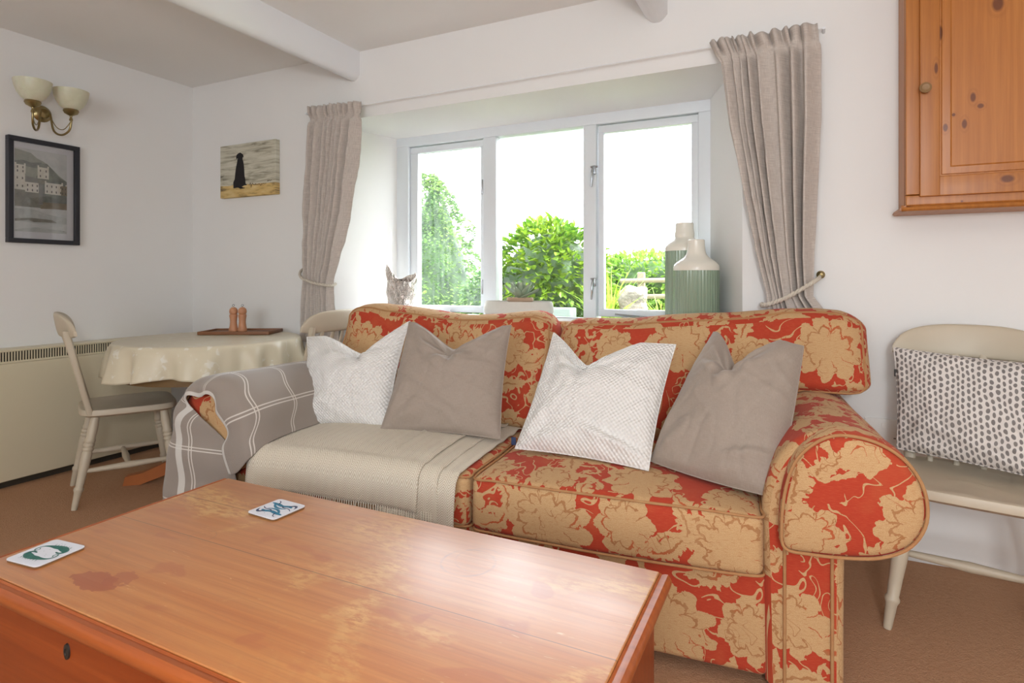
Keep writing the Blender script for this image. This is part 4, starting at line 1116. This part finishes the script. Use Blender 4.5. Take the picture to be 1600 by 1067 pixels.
# ------------------------------------------------------------------ scatter cushions
def pillow(name, corners, th, mat, label, dips, back=None, frame=(SO, TH), seed=1, tagc=None, bow=.05, uvs=1.0, group=None, backmat=None, pleat=None, N=64):
    TL, TR, BR, BL = [V3(c) for c in corners]; n_ = ((TR - BL).cross(TL - BR)).normalized()
    W = ((TR - TL).length + (BR - BL).length) / 2; Hh = ((TL - BL).length + (TR - BR).length) / 2
    cen = (TL + TR + BR + BL) / 4
    root = empty(name, frame[0], frame[1], label, 'cushion', group)
    if n_.dot(V3((0, 1, 0))) > 0: n_ = -n_         # towards the room
    up = ((TL + TR) / 2 - (BL + BR) / 2).normalized()
    def P(a, b, f):
        x, y = 2 * a - 1, 2 * b - 1
        kx, ky = 1 - y * y, 1 - x * x
        xx = x * (1 - bow * kx * abs(x) ** 2); yy = y * (1 - bow * ky * abs(y) ** 2)
        A, B = (xx + 1) / 2, (yy + 1) / 2
        p = BL.lerp(BR, A).lerp(TL.lerp(TR, A), B)
        t_ = max(0, (1 - abs(x) ** 2.4) * (1 - abs(y) ** 2.4)) ** .55
        sh = 1.0
        for (a0, w_, dep) in dips:
            g_ = exp(-((x - a0) / w_) ** 2)
            g2 = max(0, 1 - abs(x - a0) / (w_ * 1.9))
            k_ = smooth01(-.35, 1, y) ** 1.6
            p = p - up * (dep * k_ * (.35 * g_ + .65 * g2))
            sh *= 1 - .40 * exp(-((x - a0) / (w_ * .45)) ** 2) * smooth01(.0, .9, y)
            sh *= 1 + .22 * exp(-((y - .25) / .35) ** 2) * g_
        cr = 0
        cr += .007 * noise.noise(V3((x * 2.2 + seed, y * 2.2, f * 3)))
        rn = noise.noise(V3((x * 1.1 + y * 2.6 + seed * 3, y * .9 - x * .6, f * 2 + seed))); cr += .006 * (max(0, 1 - abs(rn) * 4.5) ** 1.5)
        rn = noise.noise(V3((x * 3.4 - y * 1.2 + seed, y * 1.6 + x * .8, f * 2 + seed * 2))); cr -= .0045 * (max(0, 1 - abs(rn) * 5) ** 1.5)
        for q in range(5):   # creases fanning from the corners
            an = seed * 1.7 + q * 1.3; ax_, ay_ = (1, 1) if q % 2 else (-1, 1 - 2 * (q % 3 == 0))
            rr = sqrt((x - ax_) ** 2 + (y - ay_) ** 2); ph_ = atan2(y - ay_, x - ax_)
            cr += .0065 * sin(ph_ * 9 + an) * exp(-((rr - .55) / .35) ** 2)
        if dips:
            a0 = dips[0][0]; rr = sqrt((x - a0) ** 2 + (y - .75) ** 2); ph_ = atan2(y - .75, x - a0)
            cr += .010 * sin(ph_ * 7 + seed) * exp(-((rr - .35) / .28) ** 2)
        if pleat:
            for (x0_, y0_, sl, wd, dp, xr) in pleat:
                dd = (y - y0_ - sl * (x - x0_)) / wd; cr += dp * (exp(-dd * dd) - .8 * exp(-(dd - 1.6) ** 2)) * exp(-((x - x0_) / xr) ** 2)
        edge = min(1, t_ * 2.2)
        return p + n_ * (f * (th * t_ * sh) + (cr * edge if f > 0 else -cr * .5 * edge))
    m = MB(); m.grid(lambda a, b: P(a, b, 1), N, N, uv=lambda a, b: (a * W * uvs, b * Hh * uvs)); m.grid(lambda a, b: P(a, b, -1), N, N, uv=lambda a, b: (a * W, b * Hh), flip=True, mi=1)
    o = m.build('cover', [mat, backmat or mat], root, smooth=180, recalc=False)
    q = []
    for i in range(N): q.append(P(i / N, 0, 0))
    for i in range(N): q.append(P(1, i / N, 0))
    for i in range(N): q.append(P(1 - i / N, 1, 0))
    for i in range(N): q.append(P(0, 1 - i / N, 0))
    s_ = MB(); s_.tube(q, .0022, 6, closed=True); s_.build('seam', mat, root)
    if tagc:
        c, mt_ = tagc; t2 = MB(); t2.rbox(c, (.016, .005, .026), .002); t2.build('care_tag', mt_, root)
    return root
pillow('scatter_cushion', [(-.990, .42, .815), (-.500, .46, .895), (-.475, .25, .500), (-.862, .24, .484)], .075, 'white_waffle',
       'white waffle cotton cushion at the left end of the sofa, beside the plaid blanket', [(.18, .42, .105)], seed=1, bow=.07, group='scatter cushions on the sofa')
pillow('scatter_cushion', [(-.480, .42, .895), (-.055, .46, .890), (-.018, .26, .508), (-.470, .20, .512)], .078, 'taupe_linen',
       'taupe linen cushion resting on the cream throw, against the left back cushion', [(.0, .45, .100)], seed=2, bow=.05, group='scatter cushions on the sofa')
pillow('scatter_cushion', [(.120, .45, .872), (.560, .42, .845), (.508, .14, .497), (.060, .20, .500)], .075, 'white_waffle',
       'white waffle cotton cushion on the right seat, between two taupe cushions', [(-.27, .40, .115)], seed=3, bow=.04, group='scatter cushions on the sofa', tagc=((.068, .165, .535), 'navy_tag'), pleat=[(.55, -.78, -.25, .06, .016, .45)])
pillow('scatter_cushion', [(.680, .47, .888), (.945, .36, .862), (.850, .04, .497), (.505, .19, .512)], .100, 'taupe_linen',
       'taupe linen cushion at the right end of the sofa, leaning on the rolled arm', [(-.17, .38, .135)], seed=5, bow=-.03, group='scatter cushions on the sofa', pleat=[(.55, -.70, .2, .06, .012, .4)])
# dashed lumbar cushion on the chair (chair-local coordinates)
pillow('scatter_cushion', [(-.215, .185, .822), (.262, .135, .795), (.268, -.02, .470), (-.200, .105, .482)], .058, 'dash_print',
       'rectangular white cushion printed with grey dashes, standing on the chair by the wall', [], frame=((.478, 2.275, 0), radians(-11)), seed=7, bow=.03, backmat='charcoal_cloth', tagc=((-.205, .165, .735), 'grey_tag'))

# ------------------------------------------------------------------ blanket chest coffee table
TX0, TX1, TY0, TY1, TZ = -1.592, -.238, .595, 1.236, .46
root = empty('coffee_table', ((TX0 + TX1) / 2, (TY0 + TY1) / 2, 0), label='worn orange pine chest used as a coffee table in front of the sofa', cat='coffee table')
def tp(m, n, mt, par=root, **k):
    o = m.build(n, mt, par, **k); return o
cxm, cym = (TX0 + TX1) / 2, (TY0 + TY1) / 2
m = MB(); m.rbox(((TX0 + .022 + TX1 - .024) / 2, (TY0 + .026 + TY1) / 2, TZ - .014), (TX1 - TX0 - .046, TY1 - TY0 - .026, .028), .003)
o = tp(m, 'lid', 'table_pine'); o.location = -root.location
m = MB()
rp = [(.0, -.002), (.004, -.005), (.010, -.003), (.016, -.003), (.021, -.008), (.024, -.016), (.022, -.026), (.018, -.036), (.010, -.041), (0, -.043)]
m.prism(rp, lambda p, t_: V3((t_, TY0 + .024 - p[0], TZ + p[1])), TX0, TX1 - .001)
m.prism(rp, lambda p, t_: V3((TX1 - .023 + p[0], t_, TZ + p[1])), TY0 + .001, TY1)
m.prism(rp, lambda p, t_: V3((TX0 + .022 - p[0], t_, TZ + p[1])), TY0 + .001, TY1)
o = tp(m, 'moulding', 'table_rim', smooth=40); o.location = -root.location
m = MB(); m.rbox((cxm, cym + .005, .232), (TX1 - TX0 - .062, TY1 - TY0 - .05, .385), .003); o = tp(m, 'chest_body', 'table_side'); o.location = -root.location
m = MB(); m.rbox((cxm, cym + .005, .035), (TX1 - TX0 - .035, TY1 - TY0 - .025, .07), .006); o = tp(m, 'plinth', 'table_side'); o.location = -root.location
m = MB(); m.lathe([(0, 0), (.009, 0), (.0085, .003), (.004, .004), (.0035, .002), (0, .002)], (-1.232, TY0 + .030, .372), 20, sy=1.7, M=Matrix.Rotation(pi / 2, 3, 'X')); o = tp(m, 'keyhole', 'iron'); o.location = -root.location
# coasters
def coaster(cx_, cy_, rz, kind, label):
    r_ = empty('coaster', (cx_, cy_, TZ + .0004), rz, label, 'coaster', 'printed coasters on the chest')
    def rr(h, n=5, R=.011):
        o_ = []
        for qx, qy, a0 in ((1, 1, 0), (-1, 1, 90), (-1, -1, 180), (1, -1, 270)):
            for i in range(n + 1):
                a = radians(a0 + 90 * i / n); o_.append((qx * (h - R) + R * cos(a), qy * (h - R) + R * sin(a)))
        return o_
    m = MB(); m.prism(rr(.0515), lambda p, z: V3((p[0], p[1], z)), 0, .0036); m.build('backing', 'cork', r_, smooth=30)
    m = MB(); m.prism(rr(.0522), lambda p, z: V3((p[0], p[1], z)), .0036, .0050); m.build('face', 'coaster_white', r_, smooth=30)
    m = MB()
    cnt = [0]
    def strk(pts, ws, mi):
        cnt[0] += 1; z = .00515 + cnt[0] * .00001
        P_ = crom([V3((a, b, 0)) for a, b in pts], 6); n = len(P_)
        for i in range(n - 1):
            d = (P_[i + 1] - P_[i]); l = d.length or 1e-6; nn = V3((-d.y, d.x, 0)) / l
            w0 = interp([(k_ / (len(ws) - 1), w__) for k_, w__ in enumerate(ws)], i / (n - 1)); w1 = interp([(k_ / (len(ws) - 1), w__) for k_, w__ in enumerate(ws)], (i + 1) / (n - 1))
            a, b, c, d_ = P_[i] + nn * w0, P_[i] - nn * w0, P_[i + 1] - nn * w1, P_[i + 1] + nn * w1
            m.poly([(q.x, q.y, z) for q in (a, b, c, d_)], mi)
    rnd = random.Random(int(abs(cx_) * 100))
    for s_ in (1, -1):
        F = lambda L_: [(s_ * a, s_ * b) for a, b in L_]
        if kind == 'teal':
            strk(F([(-.036, .010), (-.030, .004), (-.036, -.002), (-.041, .006), (-.037, .018), (-.022, .024), (-.004, .025), (.014, .026), (.030, .022), (.038, .014), (.030, .006), (.018, .008)]), [.0010, .0012, .0014, .0018, .0022, .004, .007, .008, .006, .0045, .003, .0012], 0)
            strk(F([(.012, .020), (.024, .018), (.034, .012)]), [.003, .0045, .001], 0)
            for q in range(7):
                a = -.018 + q * .008; strk(F([(a, .030), (a - .002, .036)]), [.0012, .0004], 0)
        else:
            strk(F([(-.045, .024), (-.022, .022), (.0, .018), (.018, .024), (.032, .020)]), [.002, .006, .005, .006, .002], 1)
            strk(F([(.018, .024), (.030, .034), (.040, .028), (.043, .018)]), [.003, .0042, .003, .001], 2)
            strk(F([(-.030, .018), (-.012, .006), (.008, .004), (.024, .008)]), [.002, .004, .003, .001], 1)
            strk(F([(-.020, .022), (-.028, .036), (-.038, .040)]), [.002, .0016, .0008], 2)
            strk(F([(.0, .018), (.010, .012), (.030, .012), (.044, .004)]), [.0014, .002, .0016, .0008], 2)
    for q in range(16):
        a, b = rnd.uniform(-.042, .042), rnd.uniform(-.042, .042); strk([(a, b), (a + .0015, b)], [.0007, .0007], 0 if kind == 'teal' else 1)
    m.build('motif', ['ink_teal', 'ink_blue', 'ink_navy'], r_, smooth=0, recalc=False)
coaster(-1.494, .716, radians(6), 'teal', 'white coaster with green seahorse-like shapes at the left end of the chest')
coaster(-1.234, 1.118, radians(-3), 'blue', 'white coaster with blue crab-like shapes at the far edge of the chest')

# ------------------------------------------------------------------ things on the sill
def vase(c, r, zg, zt_, rn, label):
    h = zt_ - SZ; g_ = zg - SZ
    root = empty('vase', (c[0], c[1], SZ), 0, label, 'vase')
    m = MB(); m.lathe([(0, .0005), (r * .97, .0005), (r, .006), (r, g_), (r * .9, g_ + .0002)], (0, 0, 0), 96); m.build('ribbed_body', 'vase_green', root, smooth=50)
    s_ = h - g_
    pr = [(r * 1.002, g_ - .001), (r * 1.002, g_ + s_ * .08), (r * .97, g_ + s_ * .17), (r * .85, g_ + s_ * .27), (r * .66, g_ + s_ * .37), (r * .50, g_ + s_ * .47), (rn * 1.02, g_ + s_ * .60), (rn * .93, g_ + s_ * .8), (rn * .92, g_ + s_ * .97), (rn * .88, h), (rn * .72, h), (rn * .7, h - .03)]
    P_ = crom([V3((a, b, 0)) for a, b in pr], 4); m = MB(); m.lathe([(p.x, p.y) for p in P_], (0, 0, 0), 48); m.build('neck', 'vase_cream', root, smooth=60)
vase((-.517, 3.015), .0945, 1.207, 1.345, .047, 'taller green ribbed vase with cream neck, standing behind the shorter one')
vase((-.430, 2.815), .102, 1.108, 1.247, .041, 'shorter green ribbed vase with cream neck at the front of the sill')
root = empty('planter', (-1.418, 2.98, SZ), 0, 'wide low off-white planter bowl on the window sill', 'planter')
m = MB(); m.lathe([(0, .0005), (.175, .0005), (.195, .01), (.207, .035), (.209, .06), (.203, .088), (.197, .098), (.190, .098), (.188, .085), (.186, .07), (0, .07)], (0, 0, 0), 64, sy=.58); m.build('bowl', 'stone_pot', root)
m = MB(); m.lathe([(0, .0705), (.186, .0705), (.186, .078), (0, .084)], (0, 0, 0), 40, sy=.55); m.build('soil', 'soil', root)
root = empty('succulent', (-1.405, 2.975, SZ + .084), 0, 'small grey-green succulent in a clay pot sitting in the white bowl', 'plant')
m = MB(); m.lathe([(0, .0), (.060, .0), (.074, .014), (.079, .018), (.079, .034), (.072, .034), (.070, .026), (0, .026)], (0, 0, 0), 40, sy=.62); m.build('pot', 'clay_pot', root)
m = MB()
for i in range(17):
    a = i * 2.39996; lv_ = i / 17; tilt = lerp(1.28, .15, lv_); L_ = lerp(.115, .070, lv_); w_ = lerp(.024, .015, lv_); d = V3((cos(a), sin(a) * .75, 0))
    n_ = V3((-sin(a), cos(a), 0))
    def LP(u, v):
        s_ = L_ * u; wd = w_ * sin(pi * min(1, u * .93 + .05)) ** .6 * (1 - .25 * u); k_ = (v - .5) * 2
        c = d * (s_ * sin(tilt)) + V3((0, 0, .028 + s_ * cos(tilt) + .015 * u * u)); return c + n_ * (wd * k_) + V3((0, 0, 1)) * (.010 * k_ * k_) + d * 0
    m.grid(LP, 9, 7)
m.build('rosette', 'leaf_succulent', root, smooth=180, solid=.004, recalc=False)
# crumpled silver vase
root = empty('silver_vase', (-2.190, 2.93, SZ), 0, 'crumpled silver vase with torn flared rim at the left end of the sill', 'vase')
m = MB(); N = 72
def SV_(i, j):
    a = 2 * pi * j; zz = i
    top = .250 + .034 * cos(2 * (a - .64)) + .028 * cos(a - 3.3) + .006 * sin(5 * a)
    z = zz * top; r = .055 + .028 * smooth01(.0, .35, zz) + .02 * smooth01(.5, 1, zz) * (.6 + .4 * cos(a)) + .010 * noise.noise(V3((cos(a) * 2.5, sin(a) * 2.5, z * 18))) + .004 * sin(a * 3 + z * 60)
    return V3((r * cos(a) * 1.0, r * sin(a) * .75, z + .001))
m.grid(SV_, 40, N, cv=True); m.poly([SV_(0, j / N) for j in range(N)]); m.build('vase_body', 'silver_glaze', root, smooth=180, solid=.004, recalc=False)

# ------------------------------------------------------------------ garden
tag(MB().box((-2.5, 13.4, .35), (40, 20, .1)).build('ground', 'grass', smooth=0), kind='structure')
tag(MB().box((-2.5, 4.15, .36), (12, 1.7, .08)).build('bounce_terrace', 'gravel', smooth=0), kind='structure')  # unseen pale ground, added to bounce light up into the window reveal
def leaves(name, mat, parent, n, pos, size, seed, solid=False):
    rnd = random.Random(seed); m = MB()
    for i in range(n):
        p, nrm = pos(rnd); s_ = size * rnd.uniform(.6, 1.25)
        d = (nrm + V3((rnd.uniform(-.7, .7), rnd.uniform(-.7, .7), rnd.uniform(-.9, .35)))).normalized()
        side = d.cross(V3((rnd.uniform(-.4, .4), rnd.uniform(-.4, .4), 1))).normalized(); up_ = side.cross(d) * .25
        a = p; b = p + d * s_
        m.add([a, a + d * s_ * .35 + side * s_ * .27 + up_ * s_ * .5, a + d * s_ * .72 + side * s_ * .20 + up_ * s_ * .3, b, a + d * s_ * .72 - side * s_ * .20 + up_ * s_ * .3, a + d * s_ * .35 - side * s_ * .27 + up_ * s_ * .5, a + d * s_ * .5],
              [[0, 1, 6], [1, 2, 6], [2, 3, 6], [3, 4, 6], [4, 5, 6], [5, 0, 6]])
    return m.build(name, mat, parent, smooth=0, recalc=False)
def blob(c, r, seed, sq=1.0):
    c = V3(c); r = V3(r)
    def pos(rnd):
        while True:
            d = V3((rnd.gauss(0, 1), rnd.gauss(0, 1), rnd.gauss(0, 1)))
            if d.length > .1: break
        d.normalize(); k_ = (.80 + .2 * rnd.random()) * (1 + .16 * noise.noise(d * 3 + V3((seed, 0, 0))))
        return c + V3((d.x * r.x, d.y * r.y, d.z * r.z)) * k_, V3((d.x / r.x, d.y / r.y, d.z / r.z)).normalized()
    return pos
def shrub(name, c, r, n, size, mat, label, cat, seed, core='leaf_dark', trunk=True):
    root = empty(name, (c[0], c[1], .4), 0, label, cat)
    o = leaves('foliage', mat, root, n, blob(c, r, seed), size, seed); o.location = -root.location; tag(o, kind='stuff')
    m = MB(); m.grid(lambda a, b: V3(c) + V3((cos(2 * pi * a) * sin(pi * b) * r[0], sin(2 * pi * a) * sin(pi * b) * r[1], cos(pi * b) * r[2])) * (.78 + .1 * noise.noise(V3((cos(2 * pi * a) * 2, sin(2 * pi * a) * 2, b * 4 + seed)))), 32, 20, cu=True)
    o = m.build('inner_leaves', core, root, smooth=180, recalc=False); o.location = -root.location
    m = MB(); m.tube([(c[0], c[1], .38), (c[0], c[1], c[2])], .05, 8); o = m.build('trunk', 'bark', root); o.location = -root.location
    return root
shrub('camellia_bush', (-2.17, 5.25, .98), (.60, .5, .64), 3000, .100, 'leaf_camellia', 'rounded glossy green shrub seen through the centre pane', 'shrub', 3)
# conical tree behind the left pane
root = empty('conifer_tree', (-4.25, 6.4, .4), 0, 'tall pointed pale green tree seen through the left pane', 'tree')
def cone(rnd):
    t_ = rnd.random() ** 1.25; a = rnd.uniform(0, 2 * pi); R = (1 - t_) ** .75 * .74 + .05; R *= 1 + .45 * noise.noise(V3((cos(a) * 2.5, sin(a) * 2.5, t_ * 9)))
    return V3((-4.34 + cos(a) * R + .22 * (1 - t_), 6.4 + sin(a) * R, .45 + t_ * 1.95)), V3((cos(a), sin(a), .3)).normalized()
o = leaves('foliage', 'leaf_tree', root, 6500, cone, .07, 9); o.location = -root.location; tag(o, kind='stuff')
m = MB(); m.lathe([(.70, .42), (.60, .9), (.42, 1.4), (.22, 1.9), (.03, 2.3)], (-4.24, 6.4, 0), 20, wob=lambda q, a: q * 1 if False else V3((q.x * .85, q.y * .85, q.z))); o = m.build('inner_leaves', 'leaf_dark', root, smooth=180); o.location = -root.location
m = MB(); m.tube([(-4.1, 6.4, .38), (-4.1, 6.4, 1.0)], .07, 8); o = m.build('trunk', 'bark', root); o.location = -root.location
shrub('garden_shrub', (-3.02, 5.7, .78), (.34, .34, .42), 1500, .07, 'leaf_tree', 'low bushy shrub beside the pointed tree, behind the left pane', 'shrub', 14)
shrub('hedge', (-1.75, 7.6, .95), (1.25, .5, .44), 4200, .085, 'leaf_hedge', 'bright green hedge seen through the right pane, behind the rail fence', 'hedge', 21)
root = empty('rail_fence', (-1.2, 6.6, .4), 0, 'weathered wooden rail fence in front of the hedge, behind the vases', 'fence')
for z in (.86, 1.04):
    m = MB(); m.tube([(-1.85, 6.62, z), (-1.3, 6.6, z + .012), (-.7, 6.58, z - .004)], .026, 8); o = m.build('rail', 'fence_wood', root); o.location = -root.location
for x in (-1.62, -.9):
    m = MB(); m.rbox((x, 6.66, .76), (.08, .07, .76), .01); o = m.build('post', 'fence_wood', root); o.location = -root.location
m = MB(); m.rbox((-1.27, 4.95, .82), (.24, .2, .36), .09, n=(6, 6, 6), k=4, fn=lambda q: q * (1 + .22 * noise.noise(q * 9) + .08 * noise.noise(q * 30)))
m.box((-1.27, 4.95, .54), (.3, .24, .3)); tag(m.build('standing_stone', 'stone', smooth=60), 'rough pale stone among grass blades seen through the right pane', 'stone')
def blades(c, n, L_, seed, label, name='grass_clump'):
    rnd = random.Random(seed); m = MB()
    for i in range(n):
        a = rnd.uniform(0, 2 * pi); l = L_ * rnd.uniform(.6, 1.1); ln = rnd.uniform(.25, .9); d = V3((cos(a), sin(a), 0)); s_ = V3((-sin(a), cos(a), 0)) * .009
        b0 = V3(c) + V3((rnd.uniform(-.06, .06), rnd.uniform(-.06, .06), 0)); P_ = [b0 + d * (ln * l * t_ * t_ * .8) + V3((0, 0, l * (t_ - .35 * ln * t_ * t_))) for t_ in (0, .25, .5, .75, 1)]
        vs = []; 
        for q, p in enumerate(P_): w_ = (1, 1, .85, .55, .05)[q]; vs += [p + s_ * w_, p - s_ * w_]
        m.add(vs, [[2 * q, 2 * q + 1, 2 * q + 3, 2 * q + 2] for q in range(4)])
    return tag(m.build(name, 'leaf_blade', None, smooth=0, recalc=False), label, 'grass')
blades((-1.50, 4.95, .40), 90, .85, 1, 'tall strappy grass clump left of the stone, through the right pane')
blades((-1.02, 5.0, .40), 60, .62, 2, 'shorter strappy grass right of the stone, through the right pane')
blades((-1.72, 4.35, .40), 40, .44, 4, 'thin grass blades under the rounded shrub, centre pane')
root = tag(MB().rbox((-1.93, 4.70, .60), (.42, .16, .44), .01).build('garden_trough', 'trough'), 'grey-green trough below the rounded shrub, at the centre pane', 'planter')

# ------------------------------------------------------------------ light
w = bpy.data.worlds.new('sky'); SC.world = w; w.use_nodes = True; bg = w.node_tree.nodes['Background']
bg.inputs[0].default_value = (.88, .945, 1, 1); bg.inputs[1].default_value = 7.5
def light(kind, name, loc, energy, color=(1, 1, 1), **k):
    l = bpy.data.lights.new(name, kind); l.energy = energy; l.color = color
    for a, b in k.items(): setattr(l, a, b)
    o = bpy.data.objects.new(name, l); COL.objects.link(o); o.location = loc; return o
s_ = light('SUN', 'sun', (3, 6, 8), 9.0, (1, .95, .86), angle=radians(.6))
s_.rotation_euler = V3((.62, .22, .95)).to_track_quat('Z', 'Y').to_euler()
a_ = light('POINT', 'fill_light', (.4, -.55, 1.38), 52, (.965, .985, 1), shadow_soft_size=.14)  # unseen fill added behind the camera, in place of a bounced flash
p_ = light('AREA', 'window_portal', (-1.39, 3.26, 1.42), 1, shape='RECTANGLE', size=2.0, size_y=1.2)
p_.rotation_euler = (radians(-90), 0, 0); p_.data.cycles.is_portal = True
p_ = light('AREA', 'rear_fill_portal', ((ox0 + ox1) / 2, WY0 - .14, 1.4), 1, shape='RECTANGLE', size=2.45, size_y=1.2)  # portal over the added rear opening, for fill from behind
p_.rotation_euler = (radians(90), 0, 0); p_.data.cycles.is_portal = True

# ------------------------------------------------------------------ camera
cam = bpy.data.cameras.new('camera'); co = bpy.data.objects.new('camera', cam); COL.objects.link(co)
co.location = (0, 0, 1.07); co.rotation_euler = (radians(90), 0, radians(26.06)); cam.sensor_width = 36; cam.lens = 20.7; cam.shift_y = -98.5 / 1600; cam.clip_start = .02
SC.camera = co
vs_ = SC.view_settings; vs_.view_transform = 'Standard'; vs_.look = 'None'; vs_.gamma = 1; vs_.exposure = 0.42; vs_.use_curve_mapping = False
SC.cycles.max_bounces = 7; SC.cycles.use_adaptive_sampling = True; SC.cycles.adaptive_threshold = .03; SC.cycles.use_denoising = True
